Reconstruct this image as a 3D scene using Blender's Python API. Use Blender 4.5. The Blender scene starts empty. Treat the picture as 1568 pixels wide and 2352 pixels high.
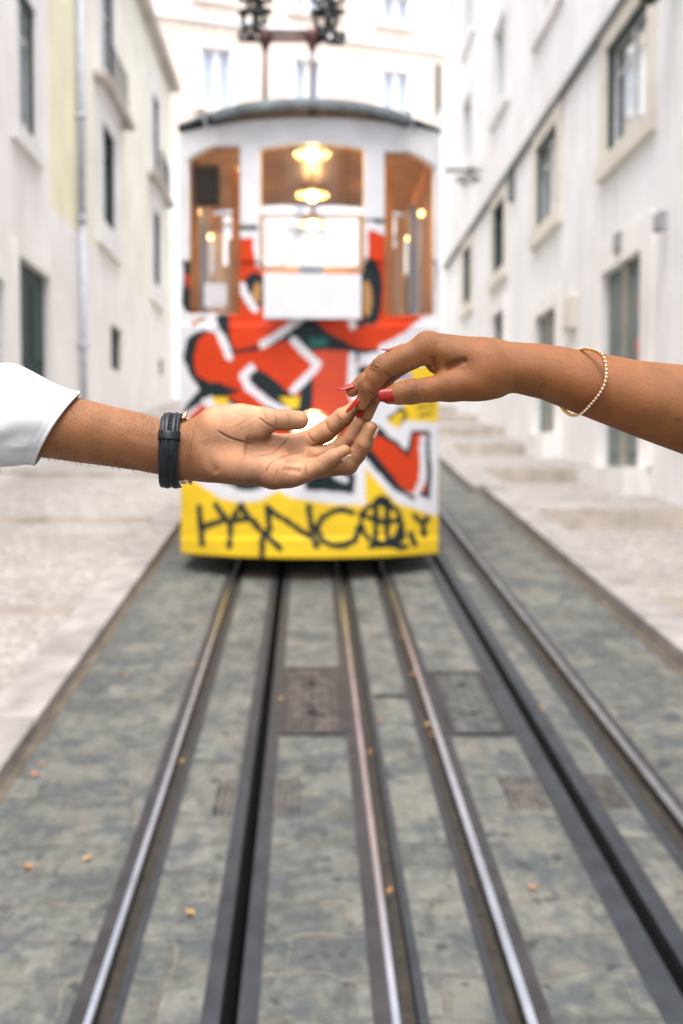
import bpy, math, random
import numpy as np
from mathutils import Vector, Matrix, noise
R = math.radians
scene = bpy.context.scene
COL = scene.collection
random.seed(7); rng = np.random.default_rng(7)
# ---------------------------------------------------------------- camera
FPX, CX, CY = 2286.7, 784.0, 1176.0       # focal length and centre, in units of a 1568 x 2352 frame
VX, VY = 710.0, 1080.0                    # where the level street direction (+Y) vanishes
CAMZ = 1.99
SL = (VY - 790.0) / FPX                   # slope of the street
yaw = math.atan((CX - VX) / FPX); pitch = math.atan((CY - VY) / FPX)
cd = bpy.data.cameras.new('camera'); cam = bpy.data.objects.new('camera', cd); COL.objects.link(cam)
cam.location = (0, 0, CAMZ); cam.rotation_euler = (R(90) - pitch, 0, -yaw)
cd.sensor_fit = 'VERTICAL'; cd.sensor_height = 36; cd.sensor_width = 24; cd.lens = 35
cd.clip_start = 0.05; cd.clip_end = 2000
cd.dof.use_dof = True; cd.dof.focus_distance = 1.0; cd.dof.aperture_fstop = 4.0
scene.camera = cam
# ---------------------------------------------------------------- light
SUN_EL, SUN_AZ = R(76), R(185)            # soft high sun behind the camera, a little to the left
w = bpy.data.worlds.new('World'); scene.world = w; w.use_nodes = True
nt = w.node_tree; bg = nt.nodes['Background']
sky = nt.nodes.new('ShaderNodeTexSky'); sky.sky_type = 'NISHITA'; sky.sun_disc = False
sky.sun_elevation = SUN_EL; sky.sun_rotation = SUN_AZ; sky.dust_density = 4.0; sky.air_density = 1.0; sky.ozone_density = 0.6
hs = nt.nodes.new('ShaderNodeHueSaturation'); hs.inputs['Saturation'].default_value = 0.42
nt.links.new(sky.outputs[0], hs.inputs['Color']); nt.links.new(hs.outputs[0], bg.inputs[0])
bg.inputs[1].default_value = 0.15
sd = bpy.data.lights.new('sun', 'SUN'); sun = bpy.data.objects.new('sun', sd); COL.objects.link(sun)
sd.energy = 2.0; sd.angle = R(40); sd.color = (1.0, 0.965, 0.93)
sdir = Vector((math.sin(SUN_AZ) * math.cos(SUN_EL), math.cos(SUN_AZ) * math.cos(SUN_EL), math.sin(SUN_EL)))
sun.rotation_euler = sdir.to_track_quat('Z', 'Y').to_euler()
vs = scene.view_settings; vs.view_transform = 'Standard'; vs.look = 'None'; vs.gamma = 1.0; vs.exposure = 1.52
scene.render.engine = 'CYCLES'
# ---------------------------------------------------------------- helpers
CR = Matrix.Rotation(-yaw, 3, 'Z') @ Matrix.Rotation(R(90) - pitch, 3, 'X')
def P(vx, vy, Y):
    d = CR @ Vector(((vx - CX) / FPX, -(vy - CY) / FPX, -1.0))
    return Vector((0, 0, CAMZ)) + d * (Y / d.y)
CRn = np.array(CR)
def PN(pts):                              # (vx, vy, dz) array -> world; dz in frame units behind the plane 1 m away
    pts = np.asarray(pts, dtype=np.float64)
    d = np.stack([(pts[:, 0] - CX) / FPX, -(pts[:, 1] - CY) / FPX, -np.ones(len(pts))], 1) @ CRn.T
    Y = 1.0 + pts[:, 2] / FPX
    return d * (Y / d[:, 1])[:, None] + np.array([0, 0, CAMZ])
def gz(y): return SL * y                  # height of the track bed
def tag(o, label=None, cat=None, group=None, kind=None):
    if label: o['label'] = label
    if cat: o['category'] = cat
    if group: o['group'] = group
    if kind: o['kind'] = kind
    return o
def empty(name, loc=(0, 0, 0), label=None, cat=None, group=None):
    o = bpy.data.objects.new(name, None); COL.objects.link(o); o.location = loc; o.empty_display_size = 0.1
    return tag(o, label, cat, group)
def link(name, me, parent=None):
    o = bpy.data.objects.new(name, me); COL.objects.link(o)
    if parent is not None:
        o.parent = parent
        m = parent.matrix_basis
        pp = parent
        loc = Vector(parent.location)
        while pp.parent: pp = pp.parent; loc += Vector(pp.location)
        o.location = -loc                  # meshes are written in world coordinates
    return o
class MB:
    def __init__(s): s.v = []; s.f = []; s.m = []
    def add(s, vs_, fs, mi=0):
        n = len(s.v); s.v += [tuple(p) for p in vs_]; s.f += [tuple(i + n for i in f) for f in fs]; s.m += [mi] * len(fs); return s
    def box(s, a, b, mi=0, slope=0.0):     # slope: raises z with y
        (x0, y0, z0), (x1, y1, z1) = a, b
        vs_ = [(x, y, z + slope * y) for z in (z0, z1) for y in (y0, y1) for x in (x0, x1)]
        return s.add(vs_, [(0, 2, 3, 1), (4, 5, 7, 6), (0, 1, 5, 4), (2, 6, 7, 3), (0, 4, 6, 2), (1, 3, 7, 5)], mi)
    def tube(s, pts, r, n=10, mi=0, closed=False, cap=True):
        pts = [Vector(p) for p in pts]; rr = r if hasattr(r, '__len__') else [r] * len(pts)
        rings = []; up = None
        for i, p in enumerate(pts):
            if closed: t = pts[(i + 1) % len(pts)] - pts[i - 1]
            else: t = pts[min(i + 1, len(pts) - 1)] - pts[max(i - 1, 0)]
            t.normalize()
            if up is None:
                up = Vector((0, 0, 1)) if abs(t.z) < 0.9 else Vector((1, 0, 0))
            a = t.cross(up).normalized(); b = a.cross(t).normalized(); up = b
            rings.append([p + (a * math.cos(2 * math.pi * k / n) + b * math.sin(2 * math.pi * k / n)) * rr[i] for k in range(n)])
        vs_ = [q for ring in rings for q in ring]; fs = []
        m = len(pts)
        for i in range(m if closed else m - 1):
            for k in range(n):
                j = (i + 1) % m
                fs.append((i * n + k, i * n + (k + 1) % n, j * n + (k + 1) % n, j * n + k))
        if cap and not closed:
            fs.append(tuple(range(n - 1, -1, -1))); fs.append(tuple((m - 1) * n + k for k in range(n)))
        return s.add(vs_, fs, mi)
    def lathe(s, c, prof, n=24, axis='Z', mi=0):   # prof: (radius, height)
        c = Vector(c); vs_ = []; fs = []
        for r_, h in prof:
            for k in range(n):
                a = 2 * math.pi * k / n; u, v = r_ * math.cos(a), r_ * math.sin(a)
                d = {'Z': (u, v, h), 'Y': (u, h, v), 'X': (h, u, v)}[axis]
                vs_.append(c + Vector(d))
        for i in range(len(prof) - 1):
            for k in range(n):
                fs.append((i * n + k, i * n + (k + 1) % n, (i + 1) * n + (k + 1) % n, (i + 1) * n + k))
        return s.add(vs_, fs, mi)
    def quad(s, a, b, c, d, mi=0): return s.add([a, b, c, d], [(0, 1, 2, 3)], mi)
    def build(s, name, mats, parent=None, smooth=False, bevel=0.0, label=None):
        me = bpy.data.meshes.new(name); me.from_pydata(s.v, [], s.f); me.update()
        for m in (mats if isinstance(mats, (list, tuple)) else [mats]): me.materials.append(m)
        me.polygons.foreach_set('material_index', s.m)
        if smooth: me.polygons.foreach_set('use_smooth', [True] * len(s.f))
        o = link(name, me, parent)
        if bevel > 0:
            b = o.modifiers.new('bevel', 'BEVEL'); b.width = bevel; b.segments = 2; b.limit_method = 'ANGLE'
        if label: o['label'] = label
        return o
def npmesh(name, V, F, mat, parent=None, smooth=True, attrs=None):
    me = bpy.data.meshes.new(name); me.from_pydata(V.tolist(), [], F.tolist()); me.update()
    me.polygons.foreach_set('use_smooth', np.full(len(F), smooth))
    if mat: me.materials.append(mat)
    for k, arr in (attrs or {}).items():
        if arr.ndim == 1:
            at = me.attributes.new(k, 'FLOAT', 'POINT'); at.data.foreach_set('value', arr.astype(np.float32))
        else:
            at = me.attributes.new(k, 'FLOAT_COLOR', 'POINT')
            c4 = np.ones((len(V), 4), np.float32); c4[:, :3] = arr; at.data.foreach_set('color', c4.ravel())
    return link(name, me, parent)
# ---------------------------------------------------------------- materials
def mk(name):
    m = bpy.data.materials.new(name); m.use_nodes = True
    return m, m.node_tree, m.node_tree.nodes['Principled BSDF']
def N(nt, t, **kw):
    n = nt.nodes.new(t)
    for k, v in kw.items():
        if k.startswith('i_'): n.inputs[k[2:].replace('_', ' ')].default_value = v
        else: setattr(n, k, v)
    return n
def ramp(nt, src, stops, interp='LINEAR'):
    r = nt.nodes.new('ShaderNodeValToRGB'); e = r.color_ramp.elements; r.color_ramp.interpolation = interp
    while len(e) > 1: e.remove(e[-1])
    e[0].position = stops[0][0]; e[0].color = (*stops[0][1], 1)
    for p, c in stops[1:]:
        q = e.new(p); q.color = (*c, 1)
    nt.links.new(src, r.inputs[0]); return r.outputs[0]
def mixc(nt, fac, a, b, mode='MIX'):
    m = nt.nodes.new('ShaderNodeMix'); m.data_type = 'RGBA'; m.blend_type = mode
    for s_, v in ((m.inputs[0], fac), (m.inputs[6], a), (m.inputs[7], b)):
        if hasattr(v, 'links'): nt.links.new(v, s_)
        elif isinstance(v, (int, float)): s_.default_value = v
        else: s_.default_value = (*v, 1)
    return m.outputs[2]
def plain(name, col, rough=0.6, metal=0.0, var=0.12, scale=6.0, bump=0.15, bscale=60.0, spec=0.5):
    m, nt, b = mk(name)
    tc = N(nt, 'ShaderNodeTexCoord'); n1 = N(nt, 'ShaderNodeTexNoise', i_Scale=scale, i_Detail=6.0)
    nt.links.new(tc.outputs['Object'], n1.inputs['Vector'])
    dk = tuple(c * (1 - var * 1.6) for c in col); lt = tuple(min(1, c * (1 + var)) for c in col)
    nt.links.new(ramp(nt, n1.outputs[0], [(0.3, dk), (0.7, lt)]), b.inputs['Base Color'])
    b.inputs['Roughness'].default_value = rough; b.inputs['Metallic'].default_value = metal
    b.inputs['Specular IOR Level'].default_value = spec
    if bump > 0:
        n2 = N(nt, 'ShaderNodeTexNoise', i_Scale=bscale, i_Detail=4.0); nt.links.new(tc.outputs['Object'], n2.inputs['Vector'])
        bp = N(nt, 'ShaderNodeBump', i_Strength=bump, i_Distance=0.01); nt.links.new(n2.outputs[0], bp.inputs['Height']); nt.links.new(bp.outputs[0], b.inputs['Normal'])
    return m
def emis(name, col, st):
    m, nt, b = mk(name); b.inputs['Base Color'].default_value = (*col, 1)
    b.inputs['Emission Color'].default_value = (*col, 1); b.inputs['Emission Strength'].default_value = st; return m
def glassy(name, tint=(0.9, 0.95, 0.95), refl=0.06, ro=0.03):
    m, nt, b = mk(name); nt.nodes.remove(b)
    out = nt.nodes['Material Output']; tr = N(nt, 'ShaderNodeBsdfTransparent'); tr.inputs[0].default_value = (*tint, 1)
    gl = N(nt, 'ShaderNodeBsdfGlossy', i_Roughness=ro); mx = N(nt, 'ShaderNodeMixShader')
    lw = N(nt, 'ShaderNodeLayerWeight', i_Blend=0.15); ma = N(nt, 'ShaderNodeMath', operation='MULTIPLY_ADD'); ma.inputs[1].default_value = 0.6; ma.inputs[2].default_value = refl
    nt.links.new(lw.outputs['Fresnel'], ma.inputs[0]); nt.links.new(ma.outputs[0], mx.inputs[0])
    nt.links.new(tr.outputs[0], mx.inputs[1]); nt.links.new(gl.outputs[0], mx.inputs[2]); nt.links.new(mx.outputs[0], out.inputs[0]); return m
# ================================================================= STREET
def mat_setts():
    m, nt, b = mk('granite setts')
    tc = N(nt, 'ShaderNodeTexCoord')
    def noi(sc, det=4.0, ro=0.55):
        n = N(nt, 'ShaderNodeTexNoise', i_Scale=sc, i_Detail=det, i_Roughness=ro); nt.links.new(tc.outputs['Object'], n.inputs['Vector']); return n
    nz = noi(5.0, 3.0)
    add = N(nt, 'ShaderNodeVectorMath', operation='MULTIPLY_ADD'); add.inputs[1].default_value = (0.13, 0.13, 0)
    nt.links.new(nz.outputs['Color'], add.inputs[0]); nt.links.new(tc.outputs['Object'], add.inputs[2])
    br = N(nt, 'ShaderNodeTexBrick', i_Scale=1.0); br.offset = 0.37; br.squash = 1.3; br.squash_frequency = 3
    br.inputs['Brick Width'].default_value = 0.29; br.inputs['Row Height'].default_value = 0.21
    br.inputs['Mortar Size'].default_value = 0.015; br.inputs['Mortar Smooth'].default_value = 0.8; br.inputs['Bias'].default_value = -0.1
    br.inputs['Color1'].default_value = (0.058, 0.063, 0.062, 1); br.inputs['Color2'].default_value = (0.112, 0.114, 0.106, 1); br.inputs['Mortar'].default_value = (0.1, 0.1, 0.1, 1)
    nt.links.new(add.outputs[0], br.inputs['Vector'])
    n1 = noi(16.0, 8.0, 0.7); n3 = noi(3.6, 6.0, 0.62); n4 = noi(7.5, 3.0); pit = noi(13.0, 2.0); n5 = noi(2.0, 2.0)
    c = mixc(nt, 0.9, br.outputs['Color'], ramp(nt, n1.outputs[0], [(0.3, (0.45, 0.47, 0.47)), (0.5, (1.0, 1.0, 0.98)), (0.68, (1.75, 1.7, 1.55))]), 'MULTIPLY')
    c = mixc(nt, ramp(nt, n4.outputs[0], [(0.54, (0, 0, 0)), (0.62, (0.7, 0.7, 0.7))]), c, (0.045, 0.055, 0.062))
    mort = mixc(nt, ramp(nt, n5.outputs[0], [(0.45, (0, 0, 0)), (0.55, (1, 1, 1))]), (0.050, 0.048, 0.042), (0.125, 0.116, 0.096))
    mf = N(nt, 'ShaderNodeMath', operation='MULTIPLY'); nt.links.new(br.outputs['Fac'], mf.inputs[0]); nt.links.new(ramp(nt, n4.outputs[0], [(0.35, (0.9, 0.9, 0.9)), (0.6, (0.25, 0.25, 0.25))]), mf.inputs[1])
    c = mixc(nt, mf.outputs[0], c, mort)
    c = mixc(nt, ramp(nt, n3.outputs[0], [(0.50, (0, 0, 0)), (0.60, (0.55, 0.55, 0.55))]), c, (0.148, 0.140, 0.118))
    c = mixc(nt, ramp(nt, pit.outputs[0], [(0.30, (0.85, 0.85, 0.85)), (0.36, (0, 0, 0))]), c, (0.022, 0.026, 0.028))
    nt.links.new(c, b.inputs['Base Color']); b.inputs['Roughness'].default_value = 0.7; b.inputs['Specular IOR Level'].default_value = 0.35
    h = mixc(nt, 0.5, ramp(nt, br.outputs['Fac'], [(0, (1, 1, 1)), (1, (0.0, 0.0, 0.0))]), n1.outputs[0], 'MULTIPLY')
    bp = N(nt, 'ShaderNodeBump', i_Strength=0.7, i_Distance=0.02); nt.links.new(h, bp.inputs['Height']); nt.links.new(bp.outputs[0], b.inputs['Normal'])
    return m
def mat_calcada():
    m, nt, b = mk('limestone paving')
    tc = N(nt, 'ShaderNodeTexCoord'); vo = N(nt, 'ShaderNodeTexVoronoi', i_Scale=13.0, feature='DISTANCE_TO_EDGE'); nt.links.new(tc.outputs['Object'], vo.inputs['Vector'])
    vc = N(nt, 'ShaderNodeTexVoronoi', i_Scale=13.0); nt.links.new(tc.outputs['Object'], vc.inputs['Vector'])
    n1 = N(nt, 'ShaderNodeTexNoise', i_Scale=1.3, i_Detail=7.0, i_Roughness=0.6); nt.links.new(tc.outputs['Object'], n1.inputs['Vector'])
    base = ramp(nt, n1.outputs[0], [(0.3, (0.255, 0.235, 0.22)), (0.5, (0.335, 0.31, 0.30)), (0.7, (0.375, 0.35, 0.342))])
    sep = N(nt, 'ShaderNodeSeparateColor'); nt.links.new(vc.outputs['Color'], sep.inputs[0])
    c = mixc(nt, 0.8, base, ramp(nt, sep.outputs[0], [(0, (0.68, 0.67, 0.65)), (1, (1.15, 1.15, 1.15))]), 'MULTIPLY')
    c = mixc(nt, ramp(nt, vo.outputs[0], [(0.03, (0.85, 0.85, 0.85)), (0.14, (0, 0, 0))]), c, (0.15, 0.135, 0.115))
    nt.links.new(c, b.inputs['Base Color']); b.inputs['Roughness'].default_value = 0.7
    bp = N(nt, 'ShaderNodeBump', i_Strength=0.5, i_Distance=0.01); nt.links.new(vo.outputs[0], bp.inputs['Height']); nt.links.new(bp.outputs[0], b.inputs['Normal'])
    return m
M_SETT, M_CALC = mat_setts(), mat_calcada()
M_KERB = plain('kerb limestone', (0.255, 0.235, 0.226), 0.75, var=0.22, scale=4, bscale=80)
M_RISER = plain('tan step stone', (0.50, 0.445, 0.385), 0.8, var=0.2, scale=3)
M_GUT = plain('brown gutter grime', (0.088, 0.070, 0.050), 0.8, var=0.3, scale=5)
M_STEEL = plain('worn rail side steel', (0.026, 0.024, 0.027), 0.55, 0.2, var=0.3, scale=9, bump=0.1)
M_SHINE = plain('polished rail head', (0.76, 0.80, 0.88), 0.27, 1.0, var=0.12, scale=5, bump=0.05)
M_LIP = plain('blue grey rail lip', (0.026, 0.031, 0.038), 0.5, 0.3, var=0.25, scale=9, bump=0.1)
M_GROOVE = plain('rusty groove', (0.024, 0.019, 0.014), 0.8, 0.1, var=0.4, scale=20)
M_RUST = plain('rusty iron cover', (0.060, 0.050, 0.046), 0.75, 0.1, var=0.6, scale=14, bump=0.4, bscale=90)
M_COVG = plain('grey iron', (0.060, 0.062, 0.060), 0.7, 0.1, var=0.5, scale=12)
M_BLACK = plain('black void', (0.004, 0.004, 0.004), 0.9, var=0.0, bump=0)
M_CONC = plain('foundation', (0.2, 0.19, 0.18), 0.9)
Y0, Y1 = -7.0, 36.0
def profile_sweep(pts, mats_idx, ya, yb, step=0.5, z=0.0):   # cross-section (x, dz) swept along the slope
    mb = MB(); n = len(pts); ys = np.arange(ya, yb + 1e-6, step)
    vs_ = [(x, y, gz(y) + z + dz) for y in ys for (x, dz) in pts]; fs = []; mi = []
    for i in range(len(ys) - 1):
        for k in range(n - 1):
            fs.append((i * n + k, i * n + k + 1, (i + 1) * n + k + 1, (i + 1) * n + k)); mi.append(mats_idx[k])
    mb.v = vs_; mb.f = fs; mb.m = mi; return mb
# ground under everything, reaching far beyond the houses
g = MB(); g.quad((-400, -300, gz(-300) - 1.2), (400, -300, gz(-300) - 1.2), (400, 60, gz(60) - 1.2), (-400, 60, gz(60) - 1.2))
g.quad((-400, 60, gz(60) - 1.2), (400, 60, gz(60) - 1.2), (400, 700, gz(60) + 3), (-400, 700, gz(60) + 3))
tag(g.build('ground', M_CONC), kind='structure')
KL, KR = -1.395, 2.30
rails = [(-0.712, -0.556), (0.186, 0.352), (0.550, 0.715), (1.41, 1.625)]
slots = [(-0.322, -0.152), (1.045, 1.268)]
gaps = sorted(rails + slots); xs = KL
road = MB()
for a, b_ in gaps + [(KR, KR)]:
    if a - xs > 0.01:
        nx = 6; pts = [(xs + (a - xs) * k / nx, 0) for k in range(nx + 1)]
        p = profile_sweep(pts, [0] * nx, Y0, Y1); road.add(p.v, p.f)
    xs = b_
tag(road.build('road', M_SETT), kind='structure')
def rail(prof, mats, name, label, cat, group, parts):
    e = empty(name, (prof[0][0], 4.0, gz(4.0)), label, cat, group)
    for pn, i0, i1, mat in parts:
        pts = prof[i0:i1 + 1]; profile_sweep(pts, [0] * (len(pts) - 1), Y0, Y1).build(pn, mat, e)
    return e
def rail_prof(a, hs_, he, ge, b_, flip=False):
    # flange, head, groove, lip
    pts = [(a, -0.03), (a, 0.004), (hs_ - 0.004, 0.004), (hs_, 0.010), (he, 0.010), (he + 0.004, 0.004), (he + 0.006, -0.038), (ge - 0.004, -0.038), (ge, 0.004), (b_, 0.004), (b_, -0.03)]
    return pts
def mk_rail(a, h0, h1, g1, b_, label):
    flip = b_ < a
    pr = rail_prof(a, h0, h1, g1, b_) if not flip else [(-x, z) for x, z in rail_prof(-a, -h0, -h1, -g1, -b_)]
    parts = [('rail_flange', 0, 2, M_STEEL), ('rail_head', 2, 5, M_SHINE), ('rail_groove', 5, 7, M_GROOVE), ('rail_lip', 7, 10, M_LIP)]
    rail(pr, None, 'tram_rail', label, 'rail', 'steel rails running up the street', parts)
mk_rail(-0.712, -0.660, -0.642, -0.582, -0.556, 'leftmost steel tram rail with a bright polished head')
mk_rail(0.186, 0.243, 0.263, 0.322, 0.352, 'second tram rail from the left, just right of the patterned rust cover')
mk_rail(0.715, 0.665, 0.640, 0.578, 0.550, 'third tram rail from the left, passing left of the grey iron cover')
M_SHINE_OLD = M_SHINE; M_SHINE = plain('dull rail head', (0.32, 0.33, 0.35), 0.42, 0.9, var=0.2)
mk_rail(1.625, 1.580, 1.550, 1.455, 1.41, 'rightmost dull grey tram rail nearest the right kerb'); M_SHINE = M_SHINE_OLD
def mk_slot(a, s0, s1, b_, label):
    e = empty('cable_slot', (a, 4.0, gz(4.0)), label, 'cable slot', 'cable slots between the rails')
    profile_sweep([(a, -0.03), (a, 0.004), (a + 0.012, 0.006), (s0, 0.006), (s0 + 0.003, -0.02)], [0] * 4, Y0, Y1).build('slot_plate', M_LIP, e)
    profile_sweep([(s0 + 0.003, -0.02), (s0, -0.5), (s1, -0.5), (s1 - 0.003, -0.02)], [0] * 3, Y0, Y1).build('slot_channel', M_BLACK, e)
    profile_sweep([(s1 - 0.003, -0.02), (s1, 0.006), (b_ - 0.012, 0.006), (b_, 0.004), (b_, -0.03)], [0] * 4, Y0, Y1).build('slot_plate', M_LIP, e)
mk_slot(-0.322, -0.266, -0.212, -0.152, 'black cable slot with blue grey plates between the two left rails')
mk_slot(1.045, 1.138, 1.196, 1.268, 'black cable slot with steel plates between the two right rails')
# gutters, kerbs, stepped pavements
def strip(x0, x1, z0, z1, ya, yb, mat, name, label=None, cat=None):
    mb = MB(); n = max(2, int((yb - ya) / 1.0)); 
    for i in range(n):
        a = ya + (yb - ya) * i / n; c = ya + (yb - ya) * (i + 1) / n
        mb.add([(x0, a, gz(a) + z0), (x1, a, gz(a) + z1), (x1, c, gz(c) + z1), (x0, c, gz(c) + z0)], [(0, 1, 2, 3)])
    return tag(mb.build(name, mat), kind='structure')
strip(KL, KL + 0.055, 0.002, 0.004, Y0, Y1, M_GUT, 'gutter')
strip(KR - 0.07, KR, 0.004, 0.002, Y0, Y1, M_GUT, 'gutter')
def pavement(x0, x1, risers, ts, kx1, base, name):
    # x0..x1 walk surface; level-ish treads climbing with the street
    mb = MB(); ys = [Y0] + risers + [Y1]; z = gz(Y0) + base
    for i in range(len(ys) - 1):
        a, c = ys[i], ys[i + 1]; za = z; zb = z + ts * (c - a)
        nxt = gz(c) + base; rise = max(0.02, nxt - zb)
        mb.add([(x0, a, za), (x1, a, za), (x1, c - 0.32, zb - 0.0), (x0, c - 0.32, zb - 0.0)], [(0, 1, 2, 3)], 0)
        mb.add([(x0, c - 0.32, zb), (x1, c - 0.32, zb), (x1, c, zb), (x0, c, zb)], [(0, 1, 2, 3)], 0)
        if i < len(ys) - 2:
            mb.add([(x0, c, zb), (x1, c, zb), (x1, c, zb + rise), (x0, c, zb + rise)], [(0, 1, 2, 3)], 1)
            mb.add([(x0, c, zb + rise), (x1, c, zb + rise), (x1, c + 0.3, zb + rise + 0.02), (x0, c + 0.3, zb + rise + 0.02)], [(0, 1, 2, 3)], 2)
        z = zb + rise
    return tag(mb.build(name, [M_CALC, M_RISER, M_KERB]), kind='structure')
LW, RW = -4.6, 4.5
riL = [-3.0, 0.9, 4.0, 7.4, 11.2, 15.0, 18.8, 22.6, 26.4, 30.2]
riR = [-3.9, -0.1, 3.7, 7.5, 11.5, 15.3, 19.1, 22.9, 26.7, 30.5]
pavement(LW - 0.2, KL - 0.28, riL, 0.108, 0, 0.05, 'left_pavement')
pavement(KR + 0.28, RW + 0.2, riR, 0.068, 0, 0.08, 'right_pavement')
def kerb(x0, x1, h, name, ya, yb):
    mb = MB(); L = 1.1; y = ya
    while y < yb:
        c = min(yb, y + L); g_ = 0.008
        mb.add([(x, yy, gz(yy) + z) for z in (-0.3, h) for yy in (y + g_, c - g_) for x in (x0, x1)],
               [(0, 2, 3, 1), (4, 5, 7, 6), (0, 1, 5, 4), (2, 6, 7, 3), (0, 4, 6, 2), (1, 3, 7, 5)])
        y = c
    return tag(mb.build(name, M_KERB, bevel=0.008), kind='structure')
kerb(KL - 0.3, KL, 0.075, 'left_kerb', Y0, Y1)
kerb(KR, KR + 0.3, 0.11, 'right_kerb', Y0, 13.1); kerb(KR - 0.15, KR + 0.3, 0.13, 'right_kerb', 13.1, Y1)
# iron covers
def cover(x0, x1, ya, yb, mat, label):
    e = empty('iron_cover', ((x0 + x1) / 2, (ya + yb) / 2, gz((ya + yb) / 2)), label, 'iron cover')
    t = 0.008; fr = 0.03
    f = MB()
    for a, b_, c, d in ((x0, x1, ya, ya + fr), (x0, x1, yb - fr, yb), (x0, x0 + fr, ya + fr, yb - fr), (x1 - fr, x1, ya + fr, yb - fr)):
        f.box((a, c, -0.02), (b_, d, t + 0.006), slope=SL)
    f.build('cover_frame', M_STEEL, e)
    p = MB(); p.box((x0 + fr + 0.004, ya + fr + 0.004, -0.02), (x1 - fr - 0.004, yb - fr - 0.004, t), slope=SL)
    nx = int((x1 - x0) / 0.05); ny = int((yb - ya) / 0.06)
    for i in range(1, nx):
        for j in range(1, ny):
            cx = x0 + (x1 - x0) * i / nx; cy = ya + (yb - ya) * j / ny
            p.box((cx - 0.014, cy - 0.014, t), (cx + 0.014, cy + 0.014, t + 0.004), slope=SL)
    p.build('cover_plate', mat, e)
    for cy in (ya + (yb - ya) * 0.3, ya + (yb - ya) * 0.75):
        cx = (x0 + x1) / 2; h = MB(); h.lathe((cx, cy, gz(cy) + t + 0.005), [(0.0, 0.0), (0.028, 0.0), (0.03, 0.001)], 14); h.build('lifting_hole', M_BLACK, e)
cover(-0.148, 0.184, 5.02, 6.07, M_RUST, 'rusty brown studded iron cover left of the second rail')
cover(0.718, 1.042, 5.0, 5.98, M_COVG, 'grey iron cover beside the right cable slot')
def grate(x0, x1, ya, yb, n, label):
    mb = MB()
    for i in range(n):
        a = x0 + (x1 - x0) * (i + 0.2) / n; b_ = x0 + (x1 - x0) * (i + 0.75) / n
        mb.box((a, ya, -0.01), (b_, yb, 0.006), slope=SL)
    tag(mb.build('drain_bars', M_RUST), label, 'drain')
grate(-0.415, -0.325, 4.17, 4.5, 3, 'three rusty bars set in stone left of the left slot')
grate(-0.145, -0.03, 4.17, 4.5, 4, 'four rusty bars set in stone right of the left slot')
grate(0.86, 1.04, 4.2, 4.52, 6, 'dark ribbed drain plate left of the right slot')
grate(1.272, 1.39, 4.2, 4.52, 5, 'dark ribbed drain plate between right slot and last rail')
# a bent black iron hoop between rails 2 and 3
hp = MB(); hp.tube([(0.36 + 0.19 * k / 8, 5.55 + 0.02 * math.sin(math.pi * k / 8), gz(5.57) + 0.012) for k in range(9)], 0.008, 6)
tag(hp.build('iron_strap', M_STEEL, smooth=True), 'thin curved black iron strap across the stones', 'iron strap')
# fallen leaves
M_LEAF = plain('orange dead leaf', (0.36, 0.145, 0.04), 0.6, var=0.3, scale=40, bump=0.1)
M_LEAF2 = plain('yellow dead leaf', (0.38, 0.235, 0.08), 0.6, var=0.3, scale=40, bump=0.1)
def at_road(vx, vy):
    d = P(vx, vy, 1.0) - Vector((0, 0, CAMZ)); t = -CAMZ / (d.z - SL * d.y); return Vector((0, 0, CAMZ)) + d * t
leaves = [(438, 2103, .030, 'orange leaf fallen left of the black slot, nearest the camera'), (893, 2052, .026, 'orange leaf in the groove of the second rail, near camera'),
 (66, 1996, .03, 'small orange leaf on the bare stones far left'), (202, 1977, .03, 'faded pink brown leaf on the left stones'), (80, 1783, .028, 'tan leaf beside the left gutter'),
 (97, 1760, .025, 'yellow leaf beside the left gutter, behind the tan one'), (420, 1753, .02, 'small tan leaf in the leftmost rail groove'), (289, 1554, .024, 'orange leaf on a dark stone left of the rails'),
 (445, 1530, .022, 'yellow leaf at the edge of the leftmost rail'), (648, 1609, .026, 'pale orange leaf on the slot plate beside the rusty cover'), (849, 1732, .022, 'brown orange leaf in the second rail groove'),
 (873, 1658, .022, 'orange leaf beside the curved iron strap'), (981, 1668, .026, 'orange leaf against the third rail, the upper of a pair'), (990, 1692, .026, 'orange leaf against the third rail, the lower of a pair'),
 (948, 1553, .024, 'light brown leaf in the third rail groove'), (921, 1467, .022, 'tiny yellow leaf in the third rail groove, farthest up'), (1242, 1633, .022, 'orange leaf on stones between right slot and last rail'),
 (1222, 2045, .022, 'yellowish leaf on the stones left of the right slot'), (1112, 1240, .03, 'tiny brown leaf between the far right rails')]
for i, (vx, vy, s_, lab) in enumerate(leaves):
    s_ *= .8; c = at_road(vx, vy); mb = MB(); a0 = random.uniform(0, 6.28); pts = []; n = 9
    for k in range(n):
        t = 2 * math.pi * k / n; rx = s_ * (0.9 if k % 2 else 0.62); ry = s_ * 0.55
        x = rx * math.cos(t); y = ry * math.sin(t); X = x * math.cos(a0) - y * math.sin(a0); Y = x * math.sin(a0) + y * math.cos(a0)
        pts.append((c.x + X, c.y + Y, gz(c.y + Y) + 0.014 + 0.006 * math.sin(3 * t)))
    pts.append((c.x, c.y, c.z + 0.018))
    mb.add(pts, [(k, (k + 1) % n, n) for k in range(n)])
    tag(mb.build('fallen_leaf', M_LEAF if i % 3 else M_LEAF2), lab, 'leaf', 'fallen leaves on the track bed')
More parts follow.
